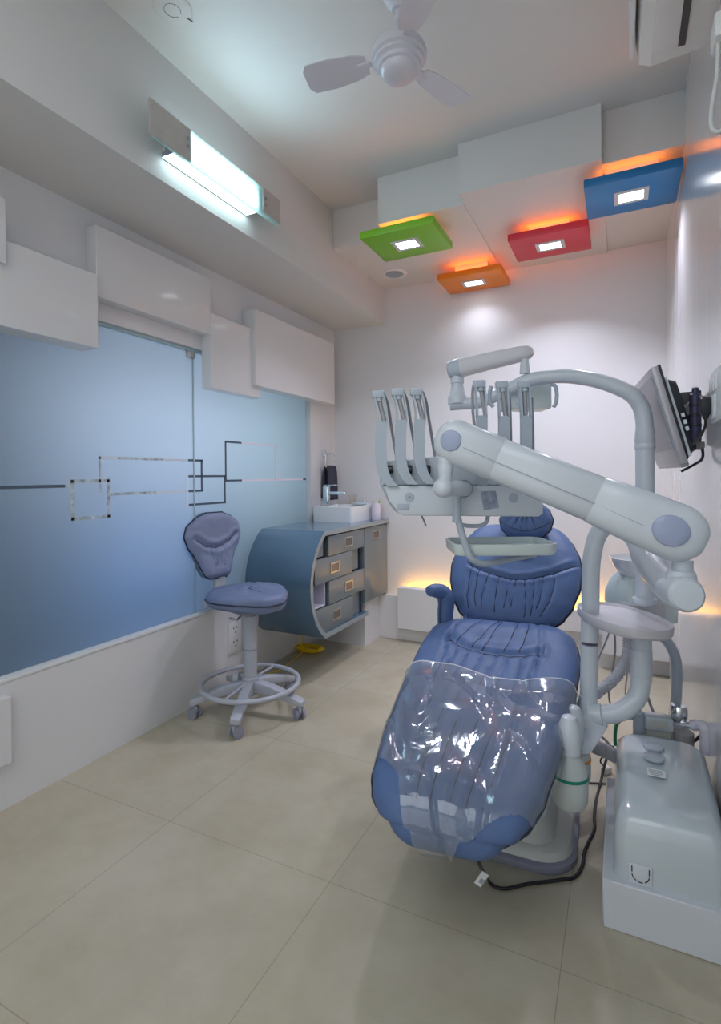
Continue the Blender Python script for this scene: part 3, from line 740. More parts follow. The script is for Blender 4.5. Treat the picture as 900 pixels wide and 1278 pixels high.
# base plate with grey rim, pedestal
def ring_base(hx, y0, y1, z, r): return [cp(x, y, z) for x, y in rrect(.03, (y0 + y1) / 2 + .03, hx - .008, (y1 - y0) / 2, r, 8)]
MB().rings([ring_base(.245, 1.53, 2.55, 0, .10), ring_base(.25, 1.525, 2.555, .012, .105), ring_base(.25, 1.525, 2.555, .024, .105), ring_base(.24, 1.535, 2.545, .03, .10)]).build('base_rim', 'greydk', ch)
MB().rings([ring_base(.238, 1.537, 2.54, .028, .098), ring_base(.232, 1.545, 2.535, .05, .095), ring_base(.215, 1.56, 2.52, .060, .09)]).build('base_plate', 'base', ch)
MB().rings([ring_base(.19, 1.56, 2.30, .058, .07), ring_base(.175, 1.58, 2.28, .12, .07), ring_base(.16, 1.60, 2.25, .26, .06), ring_base(.15, 1.66, 2.2, .36, .05)]).build('pedestal', 'base', ch)
MB().rings([ring_base(.15, 1.50, 2.05, .32, .06), ring_base(.19, 1.56, 2.06, .345, .06), ring_base(.20, 1.62, 2.08, .375, .06)]).build('seat_shell', 'base', ch)
# legrest and seat: one long cushion
SPY = [(0, 1.205, .262), (.06, 1.205, .30), (.14, 1.24, .340), (.35, 1.42, .39), (.6, 1.66, .44), (.8, 1.86, .488), (.93, 2.0, .53), (1, 2.07, .54)]
SPL = spline([Vector(p[1:] + (0,)) for p in SPY], 12)
def leg_sp(v):
    # arc-length like lookup on the table
    for (a, y0, z0), (b, y1, z1_) in zip(SPY, SPY[1:]):
        if v <= b: break
    i = [p[0] for p in SPY].index(a); k = (v - a) / (b - a); q = SPL[min(int(round((i + k) * 12)), len(SPL) - 1)]
    f_ = (i + k) * 12; j = min(int(f_), len(SPL) - 2); q = SPL[j].lerp(SPL[j + 1], f_ - j)
    return cp(0, q.x, q.y)
LW = [(0, .075), (.02, .105), (.05, .135), (.09, .17), (.14, .196), (.20, .212), (.4, .242), (.65, .266), (.82, .275), (.91, .262), (.96, .225), (1, .15)]
arcpts = [(-.62, .835), (-.35, .79), (0, .765), (.3, .772), (.55, .80)]
segs = [(arcpts, .035, .010), ([(-.55, 1), (-.62, .835), (-.60, .6), (-.5, .06)], .03, .006), ([(.55, 1), (.55, .80), (.50, .6), (.45, .06)], .03, .006)]
for (a, b, c_, d_) in ((-.45, .80, -.55, .50), (-.3, .785, -.45, .45), (-.12, .77, -.3, .40), (.05, .768, -.1, .42), (.2, .77, .12, .38), (.38, .785, .38, .48)):
    segs.append(([(a, b), (lerp(a, c_, .5) - .02, lerp(b, d_, .5)), (c_, d_)], .03, .005))
for (a, b, c_, d_) in ((-.3, .95, -.5, .82), (-.05, .955, -.28, .80), (.0, .945, -.14, .785), (.25, .955, .12, .785), (.4, .94, .3, .79)): segs.append(([(a, b), (c_, d_)], .03, .004))
for (a, b, c_, d_) in ((-.35, .45, -.38, .12), (-.15, .4, -.2, .1), (.08, .42, .05, .1), (.28, .4, .25, .12)): segs.append(([(a, b), (c_, d_)], .035, .005))
def seat_puff(u, v): return grooves_seat(u, v) + .012 * math.exp(-((v - .9) / .05) ** 2)
grooves_seat = grooves(segs)
m, ssurf, edge = cushion(leg_sp, CSL, lambda v: interp(LW, v), .052, .075, 70, 120, seat_puff, pu=7, pv=16)
seat = m.build('seat_cushion', 'navy', ch)
MB().tube(edge, .0045, 8, closed=True).build('piping', 'pipe', seat)
sm = MB(); sm.tube(seam_tube(ssurf, arcpts), .003, 6); sm.tube(seam_tube(ssurf, [(-.58, .965), (-.62, .835), (-.60, .6), (-.5, .08)]), .0016, 6); sm.tube(seam_tube(ssurf, [(.55, .965), (.55, .80), (.50, .6), (.45, .08)]), .0016, 6)
for s_ in segs[3:]:
    sm.tube(seam_tube(ssurf, s_[0][:2] if len(s_[0]) == 3 else [s_[0][0], ((s_[0][0][0] + s_[0][1][0]) / 2, (s_[0][0][1] + s_[0][1][1]) / 2), s_[0][1]], lift=.0002), .0019, 5)
sm.build('seam', 'pipe', seat)
# backrest
def bs_sp(v): return cp(.016, lerp(2.06, 2.385, v), lerp(.552, .905, v)) - Vector((0, .03, -.02)) * math.sin(v * PI) * .4
BW = [(0, .115), (.03, .155), (.1, .195), (.22, .228), (.4, .252), (.55, .258), (.68, .248), (.8, .225), (.9, .196), (.96, .17), (1, .12)]
arc2 = [(-.66, .50), (-.5, .455), (-.3, .42), (0, .385), (.3, .40), (.62, .465), (.98, .59)]
segs = [(arc2, .04, .010), ([(-.62, .49), (-.68, .3), (-.78, .1)], .03, .005), ([(.62, .46), (.66, .3), (.62, .08)], .03, .005)]
for a, b, c_, d_ in ((-.5, .45, -.62, .12), (-.34, .42, -.52, .10), (-.18, .40, -.26, .08), (0, .385, -.08, .12), (.08, .385, .05, .14), (.2, .395, .34, .06), (.34, .405, .44, .08), (.48, .43, .5, .14)): segs.append(([(a, b), (lerp(a, c_, .5), lerp(b, d_, .5)), (c_, d_)], .03, .0045))
m, bsurf, edge = cushion(bs_sp, CS, lambda v: interp(BW, v), .055, .05, 60, 84, grooves(segs), pu=5, pv=9)
bk = m.build('backrest', 'navy', ch)
MB().tube(edge, .005, 8, closed=True).build('piping', 'pipe', bk)
sm = MB(); sm.tube(seam_tube(bsurf, arc2), .003, 6)
for s_ in segs[1:]: sm.tube(seam_tube(bsurf, s_[0], lift=.0002), .0021, 5)
sm.build('seam', 'pipe', bk)
gath = MB()
def gf(u, v):
    a = (u - .5) * 2; return cp(a * .16 + .005, lerp(2.04, 2.085, v), .575 + .012 * math.sin(v * PI) + .004 * math.sin(a * 46) + .006 * v)
gath.grid(gf, 120, 6); gm = gath.build('gathered_strip', 'navy', ch, flip=False)
gm.modifiers.new('t', 'SOLIDIFY').thickness = .01
MB().rings([[cp(x, y, z) for x, y in rrect(.0, 2.2 + dy, .10, .05, .03, 4)] for z, dy in ((.40, -.08), (.52, -.02), (.66, .08), (.86, .21))]).build('back_support', 'base', ch)
# headrest
hc_ = P(659, 648, 2.25)
def hf_sp(v): return hc_ + Vector((0, .035, .085)) * lerp(-1, 1, v) * .86 - Vector((0, .05, 0))
HW = [(0, .045), (.06, .07), (.25, .098), (.5, .106), (.75, .092), (.94, .06), (1, .04)]
hs_ = [([(0, .75), (a, b)], .05, .004) for a, b in ((-.7, .35), (-.45, .22), (-.15, .15), (.15, .15), (.45, .22), (.7, .35))]
m, hsurf, edge = cushion(hf_sp, CS, lambda v: interp(HW, v), .045, .04, 36, 40, grooves(hs_), pu=4, pv=6)
hd = m.build('headrest', 'navy', ch); MB().tube(edge, .004, 8, closed=True).build('piping', 'pipe', hd)
sm = MB()
for s_ in hs_: sm.tube(seam_tube(hsurf, [(s_[0][0][0] * .5 + s_[0][1][0] * .5, .55), s_[0][1]], lift=-.0006), .0012, 5)
sm.tube(seam_tube(hsurf, [(-.95, .42), (-.6, .22), (0, .12), (.6, .22), (.95, .42)]), .0018, 6)
sm.build('seam', 'pipe', hd)
MB().obox(hc_ + Vector((0, .045, -.09)), (Vector((1, 0, 0)), Vector((0, .94, .34)), Vector((0, -.34, .94))), (.06, .014, .16), .004).build('headrest_bar', 'steel', ch)
# armrest on the far left: padded post bending into a short top
A = [P(552, 790, 2.08), P(552, 765, 2.08), P(555, 746, 2.08), P(551, 737, 2.07), P(533, 737, 1.98), P(531, 738, 1.95)]
ar = MB().tube([P(556, 785, 2.06), P(556, 765, 2.06), P(557, 750, 2.06), P(553, 740, 2.06), P(543, 737, 2.04), P(534, 738, 2.02)], lambda k: interp([(0, .032), (.5, .036), (.75, .030), (.95, .022), (1, .012)], k), 16, ref=HR, smooth=7, flat=(.92, 1)).build('armrest', 'navy', ch)
MB().tube([P(549, 784, 2.035), P(549, 765, 2.03), P(550, 748, 2.025)], .0018, 6, smooth=5).build('armrest_seam', 'pipe', ar)
MB().rings([[q + HR * x + HF * y for x, y in rrect(0, 0, .030, .03, .01, 3)] for q in (P(556, 815, 2.06), P(556, 784, 2.06))]).build('armrest_support', 'base', ch)
MB().obox(cp(-.19, 1.99, .46), (CS, UP.cross(CS), UP), (.22, .06, .05), .01).build('armrest_bracket', 'base', ch)

# clear vinyl sheet lying over the legrest
m0, smooth_surf, _e = cushion(leg_sp, CSL, lambda v: interp(LW, v), .052, .075, 4, 4, None, pu=7, pv=16); m0.bm.free()
def shf(u, v):
    uu = lerp(-1.03, 1.07, u); vv = lerp(.005, .628, v)
    top_wave = .03 * math.sin(u * 7.2 + .4) * v ** 6
    vv = vv + top_wave
    p = smooth_surf(max(min(uu, .985), -.985), vv, 0)
    c = leg_sp(vv); N = (smooth_surf(0, vv, .02) - smooth_surf(0, vv, 0)).normalized()
    ex = abs(uu) - .985
    if ex > 0: p = p + CSL * math.copysign(ex * interp(LW, vv) * .6, uu) - N * ex * .5
    cr_ = abs(noise.noise(Vector((u * 4.5 + v * 1.5, v * 2.2, 7.7)))); cr_ = -.55 * max(0, 1 - cr_ * 7)
    nz = cr_ + noise.noise(Vector((u * 3.2, v * 3.8, 3.1))) * .7 + noise.noise(Vector((u * 9, v * 7, 1.3))) * .10 + .35 * math.sin(u * 2.2 + v * 9 + 2 * noise.noise(Vector((u * 3, v * 3, 0))))
    return p + N * (.016 + .012 * nz + .03 * max(0, v - .9) ** 1 * 3)
def shk(u, v):
    uu = lerp(-1.03, 1.07, u); vv = lerp(.005, .628, v)
    if math.hypot((uu + 1.12) / .62, (vv - .02) / .205) < 1: return False
    if math.hypot((uu - 1.0) / .82, (vv + .0) / .125) < 1: return False
    return True
o = MB().grid(shf, 190, 230, shk).build('vinyl_sheet', 'sheet', origin=(CX, 1.4, .4), flip=False)
MB().tube([shf(k / 60, 1) for k in range(61)], .0016, 6).build('sheet_edge_highlight', 'paper', o)  # whitish bead painted in as the highlight along the top edge
tag(o, 'crinkled clear plastic sheet covering the lower half of the blue chair', 'plastic sheet')

# ------------------------------------------------------------------ delivery arm and instrument head
un = thing('instrument_unit', 'white dental instrument unit with jointed arm, handpiece holders and small tray, over the chair', 'dental unit', tuple(P(858, 743, 1.17)))
AL, AR_ = P(569, 552, 1.34), P(838, 662, 1.17)
ax = (AR_ - AL).normalized(); an = ax.cross(UP).normalized(); au = an.cross(ax).normalized()      # an points to the camera side
if an.dot(HF) > 0: an = -an; au = ax.cross(an).normalized()
if au.z < 0: au = -au
L_ = (AR_ - AL).length
def arm_ring(s, hy, hz, p=3.0, n=28, dz=0): return [AL + ax * s + an * y + au * (z + dz) for y, z in superell(n, hy, hz, p)]
def arm_part(name, spec, m_, **k): return MB().rings([arm_ring(*q) for q in spec]).build(name, m_, un, **k)
arm_part('arm_beam', [(.105, .040, .050), (.11, .043, .0535), (L_ - .165, .043, .0555), (L_ - .16, .040, .053)], 'unit')
def capsec(s0, s1, hy, hz, rev):
    out = []
    for k in range(11):
        t = k / 10; s = lerp(s0, s1, t); q = math.sqrt(max(1 - t ** 2.2, 0)) if True else 1
        out.append((s, max(hy * q ** .6, .002), max(hz * q, .002)))
    return out
e1 = [(.118, .041, .051), (.112, .045, .0555), (.0, .045, .056)] + capsec(-.0, -.052, .045, .056, 0)[1:]
arm_part('elbow_housing', e1, 'unit')
e2 = [(L_ - .172, .041, .053), (L_ - .166, .046, .057), (L_ - .08, .049, .062), (L_, .051, .064)] + [(L_ + s, a, b) for s, a, b in capsec(0, .072, .051, .064, 0)[1:]]
arm_part('elbow_housing', e2, 'unit')
for pt, rx, rz, off in ((AL + ax * -.004, .026, .026, .0445), (AR_ + ax * -.010, .037, .033, .0505)):
    MB().lathe([(1, -.004), (1, .001), (.93, .004), (.5, .0065), (.001, .007)], pt + an * off, an, 36, rz, rx, ref=au).build('joint_cap', 'cap', un) if False else None
    rs = []
    for s_, h in ((1, -.006), (1, .001), (.94, .0035), (.6, .006), (.02, .007)):
        rs.append([pt + an * (off + h) + ax * (rx * s_ * math.cos(2 * PI * k / 36)) + au * (rz * s_ * math.sin(2 * PI * k / 36)) for k in range(36)])
    MB().rings(rs).build('joint_cap', 'cap', un)
MB().tube([AL + ax * .03 + an * .0452 - au * .004, AL + ax * .11 + an * .0452 - au * .006, AL + ax * (L_ - .17) + an * .0448 - au * .008, AL + ax * (L_ - .06) + an * .0495 - au * .012], .0007, 5).build('seam_line', 'cable_g', un)
# right end: neck, cone, knob and the swept link to the column
nk = P(852, 700, 1.17)
MB().lathe([(.021, 0), (.021, .022)], P(852, 712, 1.17), UP, 24).build('pivot_neck', 'unit', un)
MB().lathe([(.033, -.052), (.0345, -.045), (.030, -.01), (.0265, .0), (.0225, .001)], P(850, 712, 1.17), UP, 28).build('pivot_cone', 'unit', un)
kd = (P(858, 743, 1.10) - P(826, 733, 1.24)).normalized()
MB().lathe([(.030, -.10), (.034, -.05), (.0365, -.006), (.0355, -.002), (.030, .004), (.001, .006)], P(858, 743, 1.105), kd, 32).build('pivot_knob', 'unit', un)
MB().tube([P(744, 668, 1.64), P(757, 656, 1.62), P(778, 655, 1.57), P(800, 672, 1.50), P(812, 695, 1.42), P(826, 718, 1.31), P(846, 737, 1.20), P(854, 741, 1.165)], lambda k: interp([(0, .024), (.3, .036), (.55, .046), (.75, .042), (1, .033)], k), 22, smooth=7).build('swing_link', 'unit', un)
col = MB().tube([P(736, 800, 1.65), P(737, 760, 1.65), P(737.5, 715, 1.65), P(740, 690, 1.648), P(746, 668, 1.64), P(757, 656, 1.62)], .0262, 22, smooth=6).build('column', 'unit', un)
MB().tube([P(734.5, 880, 1.65), P(736, 804.5, 1.65)], .0256, 22).build('column_sleeve', 'unit', un)
MB().lathe([(.0252, 0), (.0252, .004)], P(736, 805, 1.65), UP, 22).build('column_gap', 'greydk', un)
MB().lathe([(.044, -.045), (.040, -.02), (.0275, .015), (.026, .03)], P(734, 880, 1.65), UP, 24).build('column_foot', 'unit', un)
# left end: pivot, ball, holder
hd_d = 1.37
MB().lathe([(.019, 0), (.0185, .02), (.0185, .05)], P(556, 582, 1.335), UP, 24).build('pivot_neck', 'unit', un)
MB().lathe([(.018, -.035), (.0165, -.02), (.0175, -.005), (.0205, .012), (.0195, .014)], P(556, 588, 1.335), UP, 24).build('pivot_cone', 'unit', un)
MB().lathe([(.001, -.0255), (.012, -.0225), (.02, -.016), (.0248, -.006), (.0248, .006), (.02, .016), (.012, .0225), (.001, .0255)], P(553, 609, 1.325), UP, 24).build('pivot_ball', 'unit', un)
MB().tube([P(556, 609, 1.33), P(570, 609, 1.36), P(580, 610, 1.41)], .021, 20).build('pivot_stub', 'unit', un)
MB().lathe([(.0235, 0), (.0235, .006)], P(579, 610, 1.405), P(580, 610, 1.5) - P(579, 610, 1.4), 24).build('pivot_ring', 'greydk', un)
# head body: local axes r (camera right), f (away), z
D0 = 1.43
def W(x, y, f=0): p = P(x, y, D0); return p + HF * f
body = [(478, 606), (674, 606), (678.5, 612), (678.5, 641), (673, 645), (504, 643.5), (495, 640), (486, 625)]
MB().prism([W(*p) for p in body], HF * .20, .006).build('head_body', 'unit', un, ang=30)
MB().prism([W(*p, .03) for p in ((477, 606), (676, 606), (676, 561), (650, 560), (478, 575))], HF * .15, .006).build('head_back', 'unit', un, ang=30)
for cx_, cy_ in ((511, 620.5), (641, 621.5)):
    MB().lathe([(.001, -.002), (.010, -.003), (.013, .0), (.0125, .001)], W(cx_, cy_, -.001), -HF, 24).build('finger_dimple', 'unit2', un)
MB().lathe([(.003, -.002), (.003, .003)], W(511, 620.5, -.001), -HF, 10).build('finger_dimple', 'greydk', un)
MB().obox(W(503, 632.5, -.001), (HR, HF, UP), (.032, .004, .016), .0015).build('display_recess', 'unit2', un)
MB().prism([W(*p, -.0015) for p in ((600, 613.5), (618.5, 612.5), (623, 634), (603.5, 636.5))], HF * .002).build('sticker', 'sticker', un)
# holders
def holder(name_pts, dd, slot, lever, hoses):
    """centreline points (px), half width px"""
    pts = spline([Vector((x, y, 0)) for x, y in name_pts], 8); n = len(pts); s = 1 / F * dd
    m = MB(); w_ = .0148
    def rect(x0, x1, y0, y1, p): return [p + HR * x0 + HF * y0, p + HR * x1 + HF * y0, p + HR * x1 + HF * y1, p + HR * x0 + HF * y1]
    full = []; lft = []; rgt = []
    for p in pts:
        q = P(p.x, p.y, dd)
        if p.y > slot[1]: full.append(rect(-w_, w_, 0, .014, q))
        if slot[0] - 2 <= p.y <= slot[1] + 3: lft.append(rect(-w_, -w_ + .0045, 0, .016, q)); rgt.append(rect(w_ - .0045, w_, 0, .016, q))
    if len(full) > 1: m.rings(full)
    m.rings(lft); m.rings(rgt)
    tp = P(pts[0].x, pts[0].y, dd); m.obox(tp + HF * .008 - UP * .006, (HR, HF, UP), (2 * w_ + .004, .02, .02), .004)
    h = m.build('handpiece_holder', 'unit2', un, ang=30)
    a, b = lever
    lv = MB().tube([P(*a, dd + .01), P(*b, dd + .012)], .0062, 10).build('handpiece', 'cable_g', h)
    MB().tube([P(a[0], a[1] - 1, dd + .01), P(a[0] + .5, a[1] + 5, dd + .01)], .0095, 10).build('handpiece_collar', 'unit2', h)
    hs2 = MB()
    for ho in hoses: hs2.tube([P(x, y, dd + k) for x, y, k in ho], .0042, 8, smooth=6)
    hs2.build('hose', 'cable_g', h)
ht = .02
for (ox, oy) in ((0, 0), (24.5, -2.5), (48, -3)):
    holder([(472 + ox, 489 + oy), (474 + ox, 497 + oy), (476.5 + ox, 510 + oy), (477.5 + ox, 523 + oy), (476 + ox, 537 + oy), (475.5 + ox, 555 + oy), (476 + ox, 575 + oy), (479 + ox, 590 + oy), (485 + ox, 601 + oy), (491 + ox, 607 + oy)], 1.42, (495 + oy, 526 + oy),
           ((472.5 + ox, 496 + oy), (480 + ox, 527 + oy)), [[(479 + ox, 492 + oy, .02), (484 + ox, 505 + oy, .035), (488 + ox, 530 + oy, .05), (493 + ox, 560 + oy, .06), (497 + ox, 580, .05)]])
for (x_, y0_, lvx) in ((600, 476, (3, 6)), (628, 477, (0, 3)), (655.5, 476.5, (0, .5))):
    holder([(x_ - 1, y0_), (x_, y0_ + 8), (x_ + 1, y0_ + 22), (x_ + 2, y0_ + 40), (x_ + 2, y0_ + 60), (x_ + 2, y0_ + 90), (x_ + 2, 606)], 1.455, (y0_ + 6, y0_ + 42),
           ((x_ - 1 + lvx[0] * .3, y0_ + 7), (x_ + lvx[1], y0_ + 42)), [[(x_ - 8, y0_ + 3, .02), (x_ - 10, y0_ + 12, .03), (x_ - 10, y0_ + 35, .04), (x_ - 7, y0_ + 62, .05), (x_ - 4, y0_ + 85, .05)]] if x_ == 600 else [[(x_ + 8, y0_ + 20, .03), (x_ + 9, y0_ + 50, .045), (x_ + 10, y0_ + 85, .05)]])
for ox in (0, 24, 47): MB().lathe([(.012, 0), (.013, .012), (.010, .02), (.012, .03)], P(490 + ox, 586, 1.452), -HR, 16).build('hose_coupling', 'blackgloss', un)
# tray bracket and tray
MB().tube([P(570, 652, 1.40), P(570, 621, 1.40)], .0115, 16).build('tray_stem', 'unit2', un)
MB().tube([P(570, 640, 1.40), P(575, 660, 1.40), P(581, 680, 1.40), P(588, 696, 1.40), P(602, 703.5, 1.42), P(622, 701, 1.46), P(645, 696, 1.50), P(668, 692, 1.53)], .009, 14, smooth=7).build('tray_arm', 'unit2', un)
MB().tube([P(572, 653, 1.47), P(582, 656, 1.47), P(600, 656, 1.47), P(608, 650, 1.47), P(609, 640, 1.48)], .0055, 10, smooth=6).build('grip_bar', 'unit2', un)
MB().tube([P(526, 643, 1.5), P(530, 652, 1.49), P(531.5, 656, 1.48)], .0025, 6).build('switch_wire', 'cable_g', un)
tc_ = P(622.5, 681, 1.50); tz = tc_.z - .016
def trr(hx, hy, z, r): return [Vector((tc_.x, tc_.y, z)) + HR * x + HF * y for x, y in rrect(0, 0, hx, hy, r, 5)]
MB().rings([trr(.135, .085, tz, .03), trr(.139, .09, tz + .006, .033), trr(.141, .092, tz + .030, .035), trr(.135, .086, tz + .031, .03), trr(.131, .082, tz + .012, .028), trr(.05, .02, tz + .010, .01)]).build('tray', 'tray', un)

# ------------------------------------------------------------------ water unit: table, bend, cuspidor
wu = thing('side_unit', 'white side unit with oval shelf on a curved tube beside the chair', 'dental unit', tuple(P(735, 893, 1.62)))
TC = P(777, 768.5, 1.60)
def oval(z, k):
    out = []
    for i in range(44):
        a = 2 * PI * i / 44; c, s_ = math.cos(a), math.sin(a)
        r_ = 1 + .05 * math.cos(2 * a + .6)
        out.append(TC + HR * (.110 * k * r_ * math.copysign(abs(c) ** .82, c) + .010 * s_) + HF * (.165 * k * math.copysign(abs(s_) ** .85, s_) - .01 * c) + UP * (z - .008 * c * k))
    return out
MB().rings([oval(-.028, .93), oval(-.020, .985), oval(.0, 1.0), oval(.004, .985), oval(.0, .955), oval(-.005, .93), oval(-.005, .05)]).build('shelf', 'table', wu)
MB().rings([[P(800, 756, 1.78) + HR * x * 1 + HF * y + UP * z for x, y in rrect(0, 0, hx, .05, .04, 6)] for z, hx in ((-.06, .068), (.0, .068), (.012, .064))]).build('shelf_deck', 'table', wu)
MB().tube([P(801, 850, 1.60), P(801, 785, 1.60)], .0275, 22).build('support_tube', 'unit', wu)
MB().lathe([(.0285, 0), (.030, .004), (.030, .078), (.0285, .082)], P(800.5, 844, 1.60), UP, 24).build('collar', 'unit', wu)
MB().tube([P(800, 842, 1.60), P(799, 858, 1.60), P(794, 872, 1.60), P(782, 884, 1.60), P(768, 890, 1.61), P(754, 892, 1.62), P(742, 892, 1.63)], .0275, 22, smooth=6).build('bend_tube', 'unit', wu)
MB().lathe([(.031, 0), (.032, .004), (.032, .035), (.028, .04)], P(752, 892, 1.61), P(735, 892, 1.63) - P(752, 892, 1.61), 24).build('coupling', 'unit', wu)
MB().rings([[P(x, y, d) + HR * a + HF * b for a, b in rrect(0, 0, hw_, .05, .02, 4)] for x, y, d, hw_ in ((733, 884, 1.65, .048), (731, 900, 1.64, .052), (722, 915, 1.60, .05), (714, 930, 1.56, .042))]).build('bracket_housing', 'unit', wu)
MB().tube([P(733, 898, 1.66), P(716, 900, 1.74), P(690, 895, 1.84)], .03, 16).build('cross_arm', 'unit', wu)
# cuspidor bowl and body behind the light pole
MB().rings([[P(799, y, 1.86) + HR * x + HF * yy for x, yy in rrect(0, 0, hx, hy, min(hx, hy) * .6, 6)] for y, hx, hy in ((770, .102, .09), (755, .104, .09), (740, .102, .09), (724, .085, .08), (714, .06, .055))]).build('cuspidor_body', 'tray', wu)
MB().lathe([(.03, -.062), (.055, -.055), (.075, -.03), (.086, 0), (.089, .003), (.086, .004), (.078, -.02), (.05, -.045), (.001, -.05)], P(795, 697, 1.84), UP, 36).build('cuspidor_bowl', 'ceramic', wu)
MB().tube([P(797, 706, 1.80), P(791, 698, 1.80), P(790, 690, 1.80), P(795, 686, 1.82)], .005, 8, smooth=5).build('rinse_spout', 'steel', wu)
MB().tube([P(820, 790, 1.80), P(832, 800, 1.80), P(841, 815, 1.80), P(845, 835, 1.80), P(844, 870, 1.80), P(840, 905, 1.80), P(839, 930, 1.80)], .0165, 16, smooth=6).build('drain_pipe', 'unit2', wu)
MB().tube([P(797, 888, 1.70), P(797, 935, 1.72)], .0165, 14).build('floor_pipe', 'unit2', wu)
# hanging bottles
def bottle(px_, py0, py1, d, band, label):
    top = P(px_, py0, d); bot = P(px_, py1, d); h = top.z - bot.z; R_ = .0475
    t = thing('water_bottle', label, 'bottle', tuple(bot), 'hanging water bottles')
    MB().lathe([(.02, .0), (R_ * .82, .006), (R_ * .98, .022), (R_, h * .35), (R_ * .985, h * .62), (R_ * .86, h * .76), (R_ * .62, h * .88), (.024, h * .97), (.02, h)], bot, UP, 30).build('bottle', 'bottle', t)
    MB().lathe([(R_ * .99, h * .555), (R_ * 1.025, h * .557), (R_ * 1.02, h * .605), (R_ * .98, h * .607)], bot, UP, 30).build('band', band, t)
    MB().lathe([(.024, h * .96), (.029, h * .965), (.030, h * 1.25), (.027, h * 1.45), (.018, h * 1.6), (.006, h * 1.64)], bot, UP, 24).build('cap', 'unit', t)
    return t
bottle(711, 936, 1006, 1.44, 'band_g', 'cloudy white bottle with green band hanging beside the chair')
bottle(716, 918, 978, 1.56, 'band_o', 'cloudy white bottle with orange band, behind the green banded one')

# ------------------------------------------------------------------ operating light on its tall pole
op = thing('operating_light', 'white dental operating lamp on a tall curved pole with folding arm', 'dental lamp', tuple(P(804, 748, 1.70)))
MB().tube([P(805, 755, 1.70), P(805, 546, 1.70)], .0278, 22).build('pole', 'unit', op)
MB().lathe([(.036, 0), (.036, .014), (.029, .018)], P(805, 752, 1.70), UP, 24).build('pole_foot', 'unit', op)
MB().lathe([(.0285, 0), (.0305, .004), (.0305, .014), (.0285, .018), (.0285, .020), (.0305, .024), (.0275, .065)], P(805, 561, 1.70), UP, 24).build('pole_collar', 'unit', op)
pth = [P(805, 550, 1.70), P(804, 525, 1.70), P(800, 508, 1.70), P(790, 494, 1.70), P(772, 484, 1.71), P(745, 475, 1.73), P(715, 470, 1.75), P(690, 470, 1.77), P(662, 474, 1.80), P(640, 483, 1.83), P(618, 494, 1.86), P(598, 502, 1.88), P(575, 504, 1.90), P(562, 505, 1.91)]
MB().tube(pth, lambda k: lerp(.0262, .021, k), 20, smooth=6).build('curved_arm', 'unit', op)
MB().lathe([(.034, -.012), (.034, .012), (.027, .022), (.022, .05), (.020, .06), (.024, .062), (.024, .10), (.018, .105)], P(571, 500, 1.905), UP, 24).build('swivel', 'unit', op)
a_, b_ = P(567, 461, 1.905), P(657, 440, 1.80)
t_ = (b_ - a_).normalized(); n_ = t_.cross(UP).normalized(); u_ = n_.cross(t_)
def oar(s, hy, hz, p=3): return [a_ + t_ * s + n_ * y + u_ * z for y, z in superell(22, hy, hz, p)]
LL = (b_ - a_).length
MB().rings([oar(.0, .028, .031), oar(.03, .03, .033), oar(LL - .02, .026, .026), oar(LL + .01, .022, .022), oar(LL + .022, .012, .012)]).build('spring_arm', 'table', op)
MB().rings([oar(-.022, .018, .020), oar(-.018, .026, .029), oar(.022, .031, .0345), oar(.026, .029, .032)]).build('arm_cap', 'unit2', op)
MB().tube([P(571, 478, 1.905), P(571, 470, 1.905)], .02, 16).build('arm_pivot', 'unit', op)
MB().lathe([(.017, 0), (.0165, .01), (.012, .06), (.0145, .075)], P(655, 466, 1.80), UP, 18).build('lamp_neck', 'unit', op)
hc2 = P(655.5, 496, 1.90)
MB().obox(hc2 + UP * .0, (HR, HF, UP), (.158, .10, .094), .008).build('lamp_head', 'tray', op)
MB().obox(hc2 - HR * .02 - HF * .051 + UP * -.018, (HR, HF, UP), (.055, .008, .03), .004).build('lamp_switch', 'unit', op)
for sg, xs in ((1, [(688, 480), (693, 482), (695, 492), (694, 502), (691, 508)]), (-1, [(613, 482), (611, 492), (612, 502), (616, 508)])):
    MB().tube([P(x, y, 1.76) for x, y in xs], .0065, 10, smooth=6).build('handle', 'unit2', op)

# ------------------------------------------------------------------ monitor on the right wall
mo = thing('monitor', 'silver flat monitor mounted on the right wall, seen nearly edge on', 'monitor', (.12, 2.0, 1.3))
TR_, BR_ = Vector((.085, 1.83, 1.462)), Vector((.163, 1.83, 1.165))        # near edge, top and bottom
yv = Vector((-.10, .995, 0)).normalized(); uv = (TR_ - BR_).normalized(); nv_ = uv.cross(yv).normalized()
if nv_.x > 0: nv_ = -nv_
mw, mh = .40, (TR_ - BR_).length; mc = (TR_ + BR_) / 2 + yv * mw / 2
MB().obox(mc - nv_ * .008, (yv, uv, nv_), (mw, mh, .022), .006).build('bezel', 'silver', mo)
MB().obox(mc + uv * .012 + nv_ * .0035, (yv, uv, nv_), (mw - .05, mh - .075, .002)).build('screen', 'screen', mo)
MB().obox(mc - nv_ * .021 + uv * .02, (yv, uv, nv_), (mw - .002, mh - .04, .007)).build('rim', 'black', mo)
MB().obox(mc - nv_ * .0285 - uv * .012, (yv, uv, nv_), (mw - .012, mh - .06, .007)).build('side_trim', 'mirrorside', mo)
MB().rings([[mc - nv_ * d + yv * x + uv * (y - .012) for x, y in rrect(0, 0, hx, hy, .02, 4)] for d, hx, hy in ((.031, mw / 2 - .008, mh / 2 - .032), (.055, mw / 2 - .02, mh / 2 - .045), (.066, mw / 2 - .06, mh / 2 - .08))]).build('back_housing', 'blackgloss', mo)
for k in range(3): MB().obox(mc - yv * (mw / 2 - .010) - nv_ * .043 - uv * (.012 + .021 * k), (yv, nv_, uv), (.010, .009, .013), .002).build('button', 'sill', mo)
